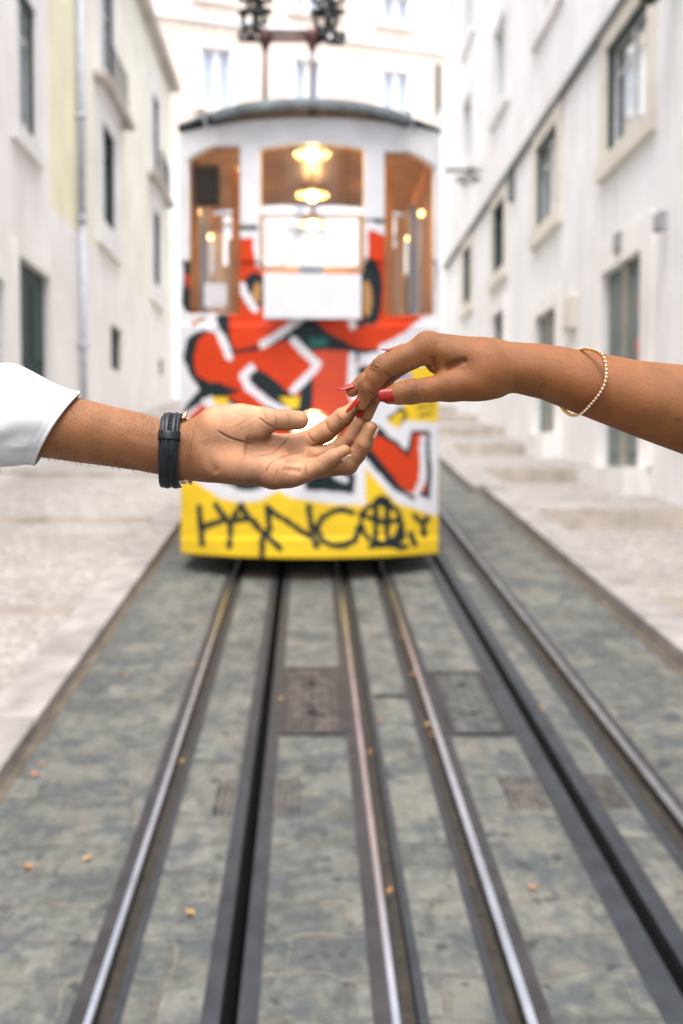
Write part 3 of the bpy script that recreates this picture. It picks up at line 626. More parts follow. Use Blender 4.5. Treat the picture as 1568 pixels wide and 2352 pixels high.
    # right hand side near the letters
    poly([(1010, 275), (1140, 275), (1110, 340), (1020, 390)], WH); poly([(1005, 340), (1110, 340), (1060, 430), (1010, 470)], BK); poly([(1010, 400), (1445, 300), (1445, 520), (1180, 560), (1060, 520)], WH)
    poly([(1180, 340), (1445, 340), (1445, 640), (1285, 620), (1240, 668), (1168, 640), (1250, 555)], YEL); poly([(1200, 380), (1290, 370), (1290, 410), (1200, 420)], (0.35, 0.3, 0.5))
    stroke([(1175, 620), (1235, 565), (1265, 590), (1235, 655)], 16, BK); stroke([(1320, 560), (1400, 545)], 18, (0.25, 0.18, 0.03)); stroke([(1330, 600), (1390, 590)], 18, (0.25, 0.18, 0.03))
    # lower right letter
    stroke([(1090, 600), (1235, 728), (1262, 650), (1415, 665), (1410, 1085)], 46, WH)
    poly([(1040, 700), (1110, 650), (1200, 740), (1262, 810), (1285, 680), (1388, 688), (1390, 1052), (1290, 1030), (1200, 990), (1030, 830)], BK)
    stroke([(1060, 690), (1190, 745), (1275, 830), (1305, 695), (1365, 700), (1362, 1010)], 40, BK); poly([(1080, 690), (1190, 745), (1275, 830), (1305, 695), (1365, 700), (1362, 1000), (1300, 1010), (1230, 960), (1075, 770)], RED); stroke([(1352, 720), (1345, 940), (1315, 1010)], 34, WH)
    stroke([(1045, 830), (1200, 985), (1400, 1065)], 36, WH); stroke([(1055, 810), (1200, 975), (1300, 1030)], 26, BK)
    poly([(735, 900), (990, 900), (990, 1006), (870, 1002), (740, 985)], BK); stroke([(900, 915), (940, 935)], 34, WH); stroke([(1015, 880), (1020, 1040), (860, 1035), (690, 1005)], 46, WH)
    poly([(270, 940), (560, 940), (500, 985), (400, 992)], BK); poly([(200, 640), (700, 640), (700, 900), (300, 900)], RED)
    # marks on the pillars and rings
    stroke([(390, -382), (480, -382)], 26, BK); stroke([(380, -345), (485, -350)], 40, WH); stroke([(1070, -414), (1165, -410)], 28, BK); stroke([(1075, -395), (1165, -345)], 40, WH)
    ell(475, -49, 66, 95, BK); ell(488, -40, 24, 58, BR); stroke([(405, -75), (480, 45)], 40, WH)
    ell(1078, -45, 62, 175, BK); ell(1056, -10, 26, 95, BR); ell(1030, 120, 30, 22, BK)
    poly([(280, 70), (335, 70), (345, 210), (270, 100)], BK); poly([(90, -270), (160, -270), (160, 100), (90, 60)], WH); poly([(100, -200), (160, -220), (150, 40), (130, 75), (98, 20)], BK); poly([(103, -130), (165, -175), (165, -10), (125, -40)], RED)
    poly([(100, 75), (280, 70), (270, 165), (120, 150)], WH); stroke([(150, 130), (210, 100)], 24, BR); poly([(205, 60), (240, 50), (240, 80)], BK)
    # sprayed letters
    t = 32
    for p in ([(185, 1080), (203, 1270)], [(200, 1190), (330, 1135)], [(278, 1070), (348, 1165), (345, 1290)], [(348, 1165), (402, 1070), (445, 1150)], [(350, 1150), (455, 1145), (525, 1215), (610, 1302)],
              [(540, 1078), (556, 1190), (520, 1240), (512, 1330)], [(542, 1080), (640, 1150), (700, 1195), (790, 1240)], [(755, 1078), (775, 1190), (800, 1285)],
              [(985, 1112), (930, 1090), (880, 1100), (830, 1130), (806, 1190), (830, 1255), (880, 1285), (940, 1280), (995, 1245), (1010, 1190)],
              [(1104, 1060), (1102, 1250)], [(1160, 1045), (1166, 1240)], [(1025, 1125), (1130, 1150), (1225, 1150)], [(1110, 1045), (1135, 1035), (1150, 1050)], [(1080, 1285), (1200, 1280), (1250, 1230), (1225, 1130)],
              [(1284, 1222), (1310, 1275)], [(1310, 1130), (1345, 1165), (1372, 1135)], [(1348, 1165), (1352, 1225)], [(1225, 1290), (1260, 1280)]): stroke(p, t, BK)
    a = np.hypot(xs - 1130, ys - 1165); setm((a < 118) & (a > 92), BK)
    return C
TR = empty('funicular_car', (0.0, TY0, gz(TY0)), 'white funicular car with red, black and yellow graffiti on its front and warm lamps inside', 'tram')
# front panel
def gx(v): return (v - 376.3) / 0.44
def gy(v): return (v - 689.9) / 0.44
def rtop(vx): t = (vx - 715) / 300.0; return 270 + 36 * abs(t) ** 2.2       # top of the white fascia
def rbot(vx): t = (vx - 711) / 297.0; return 1283 - 12 * abs(t) ** 2.0
gxs = np.linspace(416, 1005, 230); nv = 360
def tops(vx, x0, x1, ye, ym): 
    t = (vx - (x0 + x1) / 2) / ((x1 - x0) / 2); return ym + (ye - ym) * abs(t) ** 2.2
OPEN = [(595, 839, 343, 328, 626), (430, 553, None, None, 722), (881, 1000, None, None, 726)]
def in_open(vx, vy):
    for i, (x0, x1, ye, ym, yb) in enumerate(OPEN):
        if x0 < vx < x1:
            if i == 0: yt = tops(vx, x0, x1, ye, ym)
            elif i == 1: yt = 335 + 33 * max(0, (500 - vx) / 70) ** 1.6
            else: yt = 348 + 36 * max(0, (vx - 930) / 70) ** 1.6
            if yt < vy < yb: return True
    return False
V = []; vxs = []; vys = []
for vx in gxs:
    for j in range(nv):
        vy = rtop(vx) + (rbot(vx) - rtop(vx)) * j / (nv - 1)
        yy = tramY(vx) - (0.012 if vy > 1236 else 0.0) + (0.02 if vy < 745 and vy > 600 else 0)
        V.append(P(vx, vy, yy)[:]); vxs.append(vx); vys.append(vy)
V = np.array(V); vxs = np.array(vxs); vys = np.array(vys)
gxa, gya = gx(vxs), gy(vys)
colr = gpaint(gxa, gya)
F = []
for i in range(len(gxs) - 1):
    for j in range(nv - 1):
        k = i * nv + j
        if in_open((gxs[i] + gxs[i + 1]) / 2, (vys[k] + vys[k + 1]) / 2): continue
        F.append((k, k + nv, k + nv + 1, k + 1))
m_front, nt, b = mk('painted car front')
at = N(nt, 'ShaderNodeAttribute', attribute_name='paint'); tc = N(nt, 'ShaderNodeTexCoord'); nn = N(nt, 'ShaderNodeTexNoise', i_Scale=4.0, i_Detail=6.0); nt.links.new(tc.outputs['Object'], nn.inputs['Vector'])
nt.links.new(mixc(nt, 0.6, at.outputs['Color'], ramp(nt, nn.outputs[0], [(0.3, (0.80, 0.80, 0.80)), (0.7, (1.06, 1.06, 1.06))]), 'MULTIPLY'), b.inputs['Base Color']); b.inputs['Roughness'].default_value = 0.45; b.inputs['Specular IOR Level'].default_value = 0.22
front = npmesh('front_panel', V, np.array(F), m_front, TR, attrs={'paint': colr})
sm = front.modifiers.new('s', 'SOLIDIFY'); sm.thickness = 0.05; sm.offset = 1
# glass panes, one per opening
for i, (x0, x1, ye, ym, yb) in enumerate(OPEN):
    mb = MB(); n = 8
    yt = 326
    for k in range(n):
        a = x0 + (x1 - x0) * k / n; c = x0 + (x1 - x0) * (k + 1) / n; d = 0.03
        mb.quad(P(a, yt, tramY(a) + d), P(c, yt, tramY(c) + d), P(c, yb + 2, tramY(c) + d), P(a, yb + 2, tramY(a) + d))
    mb.build('windscreen' if i == 0 else 'corner_window', M_TPANE, TR)
    fr = MB(); fm = M_WOOD if i else M_TWHITE      # inner frame following the opening
    pts = []; nn_ = 14
    for k in range(nn_ + 1):
        a = x0 + (x1 - x0) * k / nn_
        t_ = tops(a, x0, x1, ye, ym) if i == 0 else (335 + 33 * max(0, (500 - a) / 70) ** 1.6 if i == 1 else 348 + 36 * max(0, (a - 930) / 70) ** 1.6)
        pts.append(P(a, t_ + 2, tramY(a) + 0.065))
    loop = [P(x0, yb, tramY(x0) + 0.065)] + pts + [P(x1, yb, tramY(x1) + 0.065)]
    fr.tube(loop, 0.018 if i else 0.012, 6, closed=True); fr.build('window_frame', fm, TR, smooth=True)
# side walls, floor, ceiling, rear
XL, XR = P(414, 900, tramY(414)).x, P(1007.5, 900, tramY(1007.5)).x
YF, YB = tramY(414) + 0.01, 11.26
hT = 2.86
M_SIDE = plain('yellow car side', (0.78, 0.52, 0.03), 0.4, var=0.06)
for s_, X in ((-1, XL), (1, XR)):
    sw = MB(); a, c = sorted((X, X - s_ * 0.05)); wy = [YF + 0.12, YF + .72, YF + .85, YF + 1.5, YF + 1.63, YB - 0.12]
    for (y0, y1, z0, z1, mi) in [(YF, YB, -0.95, 0.0, 1), (YF, YB, 0.0, 1.45, 0), (YF, YB, 2.62, hT, 0), (YF, wy[0], 1.45, 2.62, 0), (wy[1], wy[2], 1.45, 2.62, 0), (wy[3], wy[4], 1.45, 2.62, 0), (wy[5], YB, 1.45, 2.62, 0)]:
        if z0 < -0.9:      # lower skirt follows the slope of the street
            vs_ = [(x, y, z) for (y, zb) in ((y0, gz(y0) + 0.26), (y1, gz(y1) + 0.26)) for (x) in (a, c) for z in (zb, Z(0.0) + (0.6 if y == YB else 0))]
            vs_ = []
            for y in (y0, y1):
                for x in (a, c):
                    for z in (gz(y) + 0.22, max(Z(0), gz(y) + 0.3)): vs_.append((x, y, z))
            sw.add(vs_, [(0, 1, 3, 2), (4, 6, 7, 5), (0, 4, 5, 1), (2, 3, 7, 6), (0, 2, 6, 4), (1, 5, 7, 3)], 1)
        else: sw.box((a, y0, Z(z0)), (c, y1, Z(z1)), mi)
    sd_ = sw.build('side_wall', [M_TWHITE, M_SIDE], TR)
    iw = MB(); xi = X - s_ * 0.055; a, c = sorted((xi, xi - s_ * 0.02)); iw.box((a, YF + .02, Z(-.3)), (c, YB - .02, Z(1.44)))
    for (y0, y1) in ((YF + .02, wy[0]), (wy[1], wy[2]), (wy[3], wy[4])): iw.box((a, y0, Z(1.442)), (c, y1, Z(2.60)))
    iw.box((a, YF + .02, Z(2.602)), (c, YB - .02, Z(2.84))); iw.build('wood_lining', M_WOOD, TR)
    for (y0, y1) in ((wy[0], wy[1]), (wy[2], wy[3]), (wy[4], wy[5])):
        g_ = MB(); xg = X - s_ * 0.025; g_.quad((xg, y0, Z(1.45)), (xg, y1, Z(1.45)), (xg, y1, Z(2.62)), (xg, y0, Z(2.62))); g_.build('side_window', M_TPANE, TR)
c_ = MB(); n = 12
for k in range(n):
    def cz(x): return Z(2.96) - 0.10 * abs(x / 1.1) ** 2
    x0 = XL + .06 + (XR - XL - .12) * k / n; x1 = XL + .06 + (XR - XL - .12) * (k + 1) / n
    c_.quad((x0, TY0 + .14 + 0.5 * abs(x0 / 1.1) ** 2.3, cz(x0)), (x1, TY0 + .14 + .5 * abs(x1 / 1.1) ** 2.3, cz(x1)), (x1, YB, cz(x1)), (x0, YB, cz(x0)))
c_.build('ceiling', M_WOODC, TR, smooth=True)
fl = MB(); fl.box((XL + .06, TY0 + .55, Z(-.35)), (XR - .06, 9.9, Z(-.3))); fl.box((XL + .06, 9.9, Z(-.35)), (XR - .06, 11.2, Z(-.05))); fl.box((XL + .06, 11.2, Z(-.35)), (XR - .06, YB - .01, Z(.2))); fl.build('floor', M_WOOD, TR)
# rear partition with a window
RY = 11.2; p0, p1 = P(607, 497, RY), P(823, 612, RY)
rp = MB(); x0, x1, z1, z0 = p0.x, p1.x, p0.z, p1.z
rp.box((XL + .08, RY, Z(.2)), (XR - .08, RY + .04, z0)); rp.box((XL + .08, RY, z1), (XR - .08, RY + .04, Z(2.84)))
lw0, lw1 = XL + .18, XL + .5; 
rp.box((XL + .08, RY, z0), (lw0, RY + .04, z1)); rp.box((lw1, RY, z0), (x0, RY + .04, z1)); rp.box((x1, RY, z0), (XR - .5, RY + .04, z1)); rp.box((XR - .18, RY, z0), (XR - .08, RY + .04, z1)); rp.build('partition', M_BEI, TR)
g_ = MB(); g_.quad((x0, RY + .02, z0), (x1, RY + .02, z0), (x1, RY + .02, z1), (x0, RY + .02, z1)); g_.build('rear_window', glassy('rear glass', (.95, .96, .97), .01, .4), TR)
bk = MB(); bk.box((XL, YB, gz(YB) + .25), (XR, YB + .04, Z(2.2))); bk.build('rear_panel', M_TWHITE, TR)
# posts and a driver's cabinet seen through the corner windows
for (vx, Yp, r_, z0_, z1_, mt) in ((468, 9.3, .035, 0, 2.8, M_SPRAY), (533, 9.6, .04, 0, 2.2, M_BEI), (500, 10.6, .05, 0, 2.5, M_TWHITE), (445, 9.1, .05, 0, 2.8, M_WOOD), (545, 9.4, .05, 0, 2.8, M_WOOD), (890, 9.3, .05, 0, 2.8, M_WOOD), (948, 9.5, .045, 0, 2.5, M_SPRAY), (905, 9.9, .04, 0, 2.2, M_BEI), (965, 10.3, .06, 0, 2.6, M_TWHITE), (985, 9.0, .03, 0, 2.7, M_WOOD)):
    x = P(vx, 500, Yp).x; q = MB(); q.box((x - r_, Yp, Z(z0_)), (x + r_, Yp + .05, Z(z1_))); q.build('post', mt, TR, bevel=.01)
q = MB(); x = P(470, 420, 8.95).x; q.box((x - .09, 8.95, Z(2.38)), (x + .13, 9.15, Z(2.7))); q.build('control_box', M_UNDER, TR, bevel=.02)
q = MB(); x0_, x1_ = P(470, 700, 8.75).x, P(522, 700, 8.75).x; q.box((x0_, 8.75, Z(1.42)), (x1_, 8.77, Z(1.62))); q.build('notice', M_BOARD, TR)
for (x, y) in ((XL + .35, 10.0), (XR - .65, 10.0)):
    q = MB(); q.box((x, y, Z(.3)), (x + .3, y + 1.1, Z(.36))); q.box((x if x < 0 else x + .27, y, Z(.36)), (x + .03 if x < 0 else x + .3, y + 1.1, Z(.9))); q.build('bench', M_WOOD, TR)
for k in range(5):      # straps and grab rails catching the light
    for s_ in (-1, 1):
        pass
for s_ in (-1, 1):
    q = MB(); q.tube([(s_ * .62, 8.75, Z(2.62)), (s_ * .62, 11.1, Z(2.62))], .014, 6)
    q.build('grab_rail', M_CHROME, TR, smooth=True)
# lamps on the ceiling
for (vx, vy, Yl) in ((718, 352, 8.75), (718, 446, 9.9), (718, 512, 11.0)):
    c = P(vx, vy, Yl); top = Z(2.925)
    q = MB(); q.lathe((c.x, c.y, c.z), [(0.02, top - c.z), (0.025, .06), (.10, .045), (.155, .0), (.165, -.015), (.15, -.012), (.09, .03), (0, .035)], 24); la = q.build('lamp_shade', M_SHADE, TR, smooth=True)
    q = MB(); q.lathe((c.x, c.y, c.z - .012), [(0, .05), (.03, .045), (.05, .015), (.053, -.01), (.04, -.04), (0, -.055)], 16); q.build('bulb', M_BULB, la, smooth=True)
    for dz_, en_ in ((.12, 3.5), (-.085, 8)):
     ld = bpy.data.lights.new('cabin_lamp_light', 'POINT'); ld.energy = en_; ld.color = (1.0, 0.60, 0.24); ld.shadow_soft_size = 0.02 if dz_ > 0 else 0.045
     lo = bpy.data.objects.new('cabin_lamp_light', ld); COL.objects.link(lo); lo.location = (c.x, c.y, c.z + dz_)
for s_ in (-1, 1):      # small side lamps
    for (yl, hz_) in ((9.2, 2.35), (10.4, 2.4)):
        x = (XR if s_ > 0 else XL) - s_ * .12; q = MB(); q.lathe((x, yl, Z(hz_)), [(0, .028), (.02, .022), (.028, 0), (.02, -.022), (0, -.028)], 12); q.build('side_lamp', M_AMB, TR, smooth=True)
# roof
def roof(x0, x1, hmid, hedge, th, ya, name, dr=0.0, pw=2.0):
    mb = MB(); n = 28; top = []; 
    for i in range(n + 1):
        x = x0 + (x1 - x0) * i / n; t = (x - (x0 + x1) / 2) / ((x1 - x0) / 2); z = hmid + (hedge - hmid) * abs(t) ** pw
        yf = ya + 0.52 * abs(x / 1.08) ** 2.3; top.append((x, yf, Z(z)))
    ys_ = [0, .03, .12]
    rows = [[(x, y + .02, z - th - dr) for x, y, z in top], [(x, y - .03, z - th - dr) for x, y, z in top], [(x, y - .02, z - th * .5 - dr * .8) for x, y, z in top], [(x, y + .06, z - dr * .42) for x, y, z in top], [(x, y + .2, z - dr * .12) for x, y, z in top], [(x, y + .4, z) for x, y, z in top], [(x, YB + .15, z + 0.01) for x, y, z in top], [(x, YB + .15, z - th) for x, y, z in top]]
    vs_ = [p for r_ in rows for p in r_]; m = n + 1; fs = []
    for r_ in range(len(rows)):
        q_ = (r_ + 1) % len(rows)
        for i in range(n): fs.append((r_ * m + i, r_ * m + i + 1, q_ * m + i + 1, q_ * m + i))
    fs.append(tuple(r_ * m for r_ in range(len(rows)))); fs.append(tuple(r_ * m + n for r_ in range(len(rows))))
    mb.add(vs_, fs); return mb.build(name, M_TROOF, TR, smooth=False)
roof(XL - .005, XR + .01, 3.02, 3.045, .03, TY0 - .06, 'roof', dr=.05, pw=2.4)
roof(-0.80, 0.83, 3.085, 3.06, .04, TY0 - .10, 'roof_deck', dr=.12, pw=3.0)
for x in (-0.86, 0.86):
    q = MB(); q.tube([(x - .03, TY0 + .12, Z(3.0)), (x + .02, TY0 + .14, Z(2.83))], .016, 6); q.build('gutter_bracket', M_SPRAY, TR)
# destination board, wiper, latch, headlamp
q = MB(); a, c = P(606, 630, 8.22), P(828, 734, 8.22); q.box((a.x, 8.20, c.z), (c.x, 8.25, a.z)); bd = q.build('destination_board', M_BOARD, TR, bevel=.008)
q = MB(); 
for vx in (652, 785): p = P(vx, 640, 8.19); q.box((p.x - .004, 8.196, c.z + .02), (p.x + .004, 8.201, a.z - .02))
q.build('board_rib', M_TWHITE, bd)
q = MB(); p0, p1 = P(648, 612, 8.26), P(690, 520, 8.26); q.tube([p0, p1], .008, 6); q.tube([P(700, 628, 8.27), P(690, 520, 8.265)], .006, 6); q.build('windscreen_wiper', M_SPRAY, TR)
q = MB(); p = P(716, 622, 8.25); q.box((p.x - .1, 8.22, p.z - .03), (p.x + .1, 8.29, p.z + .05)); q.build('latch', M_SPRAY, TR, bevel=.01)
hc = P(722, 1000, 8.2)
q = MB(); q.lathe((hc.x, 8.2, hc.z), [(.205, .14), (.205, .02), (.19, -.01), (.17, -.01), (.165, .02)], 32, axis='Y'); hd = q.build('headlamp', M_CHROME, TR, smooth=True)
q = MB(); q.lathe((hc.x, 8.2, hc.z), [(0, -.02), (.08, -.012), (.165, .018)], 32, axis='Y'); q.build('headlamp_lens', M_HEAD, hd, smooth=True)
# underframe and wheels
q = MB()
q.add([(x, y, z) for y, zb, zt in ((8.62, gz(8.62) + .13, gz(8.62) + .3), (11.1, gz(11.1) + .13, gz(11.1) + .3)) for x in (-.82, .9) for z in (zb, zt)], [(0, 1, 3, 2), (4, 6, 7, 5), (0, 4, 5, 1), (2, 3, 7, 6), (0, 2, 6, 4), (1, 5, 7, 3)])
q.build('underframe', M_UNDER, TR)
q = MB(); q.add([(x, y, gz(y) + .23) for y in (8.85, YB) for x in (XL, XR)] + [(x, y, gz(y) + .26) for y in (8.85, YB) for x in (XL, XR)], [(0, 1, 3, 2), (4, 6, 7, 5)]); q.build('underbody', M_UNDER, TR)
for (x, y) in ((-.62, 9.3), (.32, 9.3), (-.62, 10.7), (.32, 10.7)):
    q = MB(); q.lathe((x, y, gz(y) + .21), [(0, -.05), (.17, -.05), (.2, -.04), (.2, .02), (.18, .05), (0, .05)], 24, axis='X'); q.build('wheel', M_UNDER, TR, smooth=False)
# current collector on the roof
PC = empty('current_collector', (0, 10.4, Z(3.0)), 'dark rusty twin post current collector frame with wheels standing on the car roof', 'current collector')
M_RED = plain('maroon iron', (0.10, 0.035, 0.035), 0.5, 0.3); YC = 10.4
for vx in (609, 717):
    q = MB(); q.tube([P(vx, 262, YC), P(vx + 1, 95, YC)], [.022 if vx < 650 else .018] * 2, 8); q.build('post', M_RED, PC, smooth=True)
q = MB(); a, c = P(596, 74, YC), P(738, 74, YC); q.tube([a, c], .028, 8); a, c = P(604, 90, YC), P(728, 90, YC); q.tube([a, c], .028, 8); q.build('crossbar', M_RED, PC, smooth=True)
for vx in (610, 718):
    q = MB(); q.lathe(P(vx, 84, YC), [(0, .09), (.05, .07), (.075, 0), (.05, -.08), (.02, -.16)], 12); q.build('socket', M_RED, PC, smooth=True)
for vx, s_ in ((586, -1), (752, 1)):
    for (dx, dy, r_) in ((-22, -10, 11), (0, 10, 12), (22, -8, 11), (-12, 48, 13), (8, 82, 10), (14, 46, 8), (-24, 84, 8), (26, 86, 8), (0, -26, 12)):
        c = P(vx + dx * 1.0, dy, YC); q = MB(); rr = r_ / FPX * YC * 1.25
        q.tube([(c.x + rr * math.cos(t), c.y + .04 * math.sin(2 * t + vx), c.z + rr * math.sin(t)) for t in np.linspace(0, 2 * math.pi, 17)[:-1]], .026, 7, closed=True)
        q.build('pulley_ring', M_IRON, PC, smooth=True)
    q = MB(); q.tube([P(vx + 26 * -s_, 84, YC), P(vx, 62, YC), P(vx + 4, 20, YC), P(vx, -40, YC)], .04, 7); q.tube([P(vx - 38, 30, YC), P(vx, 22, YC), P(vx + 38, 28, YC)], .035, 7); q.tube([P(vx - 34, 92, YC), P(vx + 36, 94, YC)], .02, 6); q.build('arm', M_IRON, PC, smooth=True)
# ================================================================= HANDS (implicit surfaces meshed with surface nets)
K = 1.0 / FPX
def smin(a, b, k):
    h = np.maximum(k - np.abs(a - b), 0.0) / k
    return np.minimum(a, b) - h * h * k * 0.25
class Field:
    def __init__(s, lo, hi, h):
        s.lo = np.array(lo, float); s.h = h; s.n = np.ceil((np.array(hi) - s.lo) / h).astype(int) + 1
        s.ax = [(s.lo[i] + h * np.arange(s.n[i])).astype(np.float32) for i in range(3)]
        s.A = np.full(tuple(s.n), 60.0, np.float32)
    def sl(s, lo, hi):
        a = np.maximum(np.floor((np.array(lo) - s.lo) / s.h).astype(int), 0); b = np.minimum(np.ceil((np.array(hi) - s.lo) / s.h).astype(int) + 1, s.n)
        return tuple(slice(int(a[i]), int(max(a[i], b[i]))) for i in range(3))
    def xyz(s, S): return s.ax[0][S[0]][:, None, None], s.ax[1][S[1]][None, :, None], s.ax[2][S[2]][None, None, :]
    def cone_d(s, S, a, b, ra, rb):
        x, y, z = s.xyz(S); a = np.array(a, np.float32); d = np.array(b, np.float32) - a; L = float(d @ d) + 1e-6
        t = np.clip(((x - a[0]) * d[0] + (y - a[1]) * d[1] + (z - a[2]) * d[2]) / L, 0, 1)
        return np.sqrt((x - a[0] - t * d[0]) ** 2 + (y - a[1] - t * d[1]) ** 2 + (z - a[2] - t * d[2]) ** 2) - (ra + (rb - ra) * t)
    def cone(s, a, b, ra, rb, k=16, arr=None):
        m = max(ra, rb) + k + 8; lo = np.minimum(a, b) - m; hi = np.maximum(a, b) + m; S = s.sl(lo, hi); arr = s.A if arr is None else arr
        arr[S] = smin(arr[S], s.cone_d(S, a, b, ra, rb), k)
    def ell(s, c, r, k=16, rot=0.0, arr=None):
        c = np.array(c, float); r = np.array(r, float); m = max(r) + k + 8; S = s.sl(c - m, c + m); x, y, z = s.xyz(S); arr = s.A if arr is None else arr
        cs, sn = math.cos(rot), math.sin(rot); u = (x - c[0]) * cs + (y - c[1]) * sn; v = -(x - c[0]) * sn + (y - c[1]) * cs
        q = np.sqrt((u / r[0]) ** 2 + (v / r[1]) ** 2 + ((z - c[2]) / r[2]) ** 2); g = np.sqrt((u / r[0] ** 2) ** 2 + (v / r[1] ** 2) ** 2 + ((z - c[2]) / r[2] ** 2) ** 2) + 1e-5
        arr[S] = smin(arr[S], np.clip(q * (q - 1.0) / g, -60, 60), k)
    def tube_x(s, tab, k=16):      # tab rows: x, cy, cz, ay, az  (limb running along x)
        tab = np.array(tab, float); m = 14; S = s.sl((tab[0, 0], (tab[:, 1] - tab[:, 3]).min() - m - k, (tab[:, 2] - tab[:, 4]).min() - m - k), (tab[-1, 0], (tab[:, 1] + tab[:, 3]).max() + m + k, (tab[:, 2] + tab[:, 4]).max() + m + k))
        xs = s.ax[0][S[0]]; c = [np.interp(xs, tab[:, 0], tab[:, i]).astype(np.float32)[:, None, None] for i in range(1, 5)]
        kk = np.ones(9) / 9
        x, y, z = s.xyz(S); q = np.sqrt(((y - c[0]) / c[2]) ** 2 + ((z - c[1]) / c[3]) ** 2); d = (q - 1) * np.minimum(c[2], c[3])
        d = np.maximum(d, np.maximum(tab[0, 0] + 4 - x, x - (tab[-1, 0] - 4)))
        s.A[S] = smin(s.A[S], d, k)
    def finger(s, out, pts, rs, k=14, kj=7):
        pts = [np.array(p, float) for p in pts]; m = max(rs) + k + 8
        S = s.sl(np.min(pts, 0) - m, np.max(pts, 0) + m); d = None
        for i in range(len(pts) - 1):
            e = s.cone_d(S, pts[i], pts[i + 1], rs[i], rs[i + 1]); d = e if d is None else smin(d, e, kj)
        out[S] = np.minimum(out[S], smin(s.A[S], d, k)); return d
def nets(A, lo, h):
    s = A < 0; n = np.array(A.shape); c = [s[dx:n[0] - 1 + dx, dy:n[1] - 1 + dy, dz:n[2] - 1 + dz] for dx in (0, 1) for dy in (0, 1) for dz in (0, 1)]
    allin = c[0].copy(); anyin = c[0].copy()
    for q in c[1:]: allin &= q; anyin |= q
    act = anyin & ~allin; I = np.argwhere(act); m = n - 1
    flat = (I[:, 0] * m[1] + I[:, 1]) * m[2] + I[:, 2]
    acc = np.zeros((len(I), 3)); cnt = np.zeros(len(I)); co = [np.array(o) for o in ((0,0,0),(1,0,0),(0,1,0),(1,1,0),(0,0,1),(1,0,1),(0,1,1),(1,1,1))]
    vals = [A[I[:, 0] + o[0], I[:, 1] + o[1], I[:, 2] + o[2]].astype(float) for o in co]
    for a, b in ((0,1),(2,3),(4,5),(6,7),(0,2),(1,3),(4,6),(5,7),(0,4),(1,5),(2,6),(3,7)):
        va, vb = vals[a], vals[b]; x = (va < 0) != (vb < 0); t = np.where(x, va / np.where(x, va - vb, 1), 0)
        acc += np.where(x[:, None], co[a] + (co[b] - co[a]) * t[:, None], 0); cnt += x
    V = lo + (I + acc / cnt[:, None]) * h; F = []
    for ax in range(3):
        u, v = (ax + 1) % 3, (ax + 2) % 3; sa = [slice(1, -1)] * 3; sb = [slice(1, -1)] * 3; sa[ax] = slice(0, -1); sb[ax] = slice(1, None)
        # limit sa to match
        a_, b_ = s[tuple(sa)], s[tuple(sb)]
        E = np.argwhere(a_ != b_); off = np.ones(3, int); off[ax] = 0; E = E + off; inside = s[E[:, 0], E[:, 1], E[:, 2]]
        q = []
        for du, dv in ((-1, -1), (0, -1), (0, 0), (-1, 0)):
            J = E.copy(); J[:, u] += du; J[:, v] += dv; q.append((J[:, 0] * m[1] + J[:, 1]) * m[2] + J[:, 2])
        q = np.stack(q, 1); q[~inside] = q[~inside][:, ::-1]; F.append(q)
    F = np.concatenate(F); F = np.searchsorted(flat, F); return V, F
def relax(V, F, it, lam=0.5):
    E = np.concatenate([F[:, [0, 1]], F[:, [1, 2]], F[:, [2, 3]], F[:, [3, 0]]]); E = np.concatenate([E, E[:, ::-1]]); cnt = np.bincount(E[:, 0], minlength=len(V)).astype(float)
    for _ in range(it):
        for l in (lam, -lam * 0.96):
            M = np.stack([np.bincount(E[:, 0], weights=V[E[:, 1], i], minlength=len(V)) for i in range(3)], 1) / cnt[:, None]; V = V + l * (M - V)
    return V
def vnorm(V, F):
    fn = np.cross(V[F[:, 2]] - V[F[:, 0]], V[F[:, 3]] - V[F[:, 1]]); Nn = np.zeros_like(V)
    for k in range(4):
        for i in range(3): Nn[:, i] += np.bincount(F[:, k], weights=fn[:, i], minlength=len(V))
    return Nn / (np.linalg.norm(Nn, axis=1)[:, None] + 1e-9)
def seg_dist(V, pl):
    x, y = V[:, 0], V[:, 1]; best = np.full(len(V), 1e9); tt = np.zeros(len(V)); n = len(pl) - 1
    for i, (a, b) in enumerate(zip(pl[:-1], pl[1:])):
        dx, dy = b[0] - a[0], b[1] - a[1]; L = dx * dx + dy * dy + 1e-9; t = np.clip(((x - a[0]) * dx + (y - a[1]) * dy) / L, 0, 1)
        d = np.hypot(x - a[0] - t * dx, y - a[1] - t * dy); m = d < best; best = np.where(m, d, best); tt = np.where(m, (i + t) / n, tt)
    return best, tt
def smooth_curve(pl, n=10):      # Catmull-Rom
    p = [np.array(q, float) for q in pl]
    if len(p) < 3: return p
    p = [2 * p[0] - p[1]] + p + [2 * p[-1] - p[-2]]; out = []
    for i in range(1, len(p) - 2):
        for t in np.linspace(0, 1, n, endpoint=False):
            out.append(0.5 * ((2 * p[i]) + (-p[i-1] + p[i+1]) * t + (2*p[i-1] - 5*p[i] + 4*p[i+1] - p[i+2]) * t*t + (-p[i-1] + 3*p[i] - 3*p[i+1] + p[i+2]) * t**3))
    return out + [p[-2]]
def carve(V, Nn, creases):
    D = np.zeros(len(V)); att = np.zeros(len(V))
    for pl, wd, dep, dark, zr in creases:
        d, t = seg_dist(V, smooth_curve(pl)); f = np.exp(-(d / wd) ** 2) * np.clip(-Nn[:, 2] * 3 + 0.6, 0, 1) * np.clip(np.sin(np.pi * np.clip(t, 0.0, 1)) * 2.4 + 0.08, 0, 1)
        if zr: f = f * ((V[:, 2] > zr[0]) & (V[:, 2] < zr[1]))
        D = np.maximum(D, f * dep); att = np.maximum(att, f * dark)
    return V - Nn * D[:, None], att
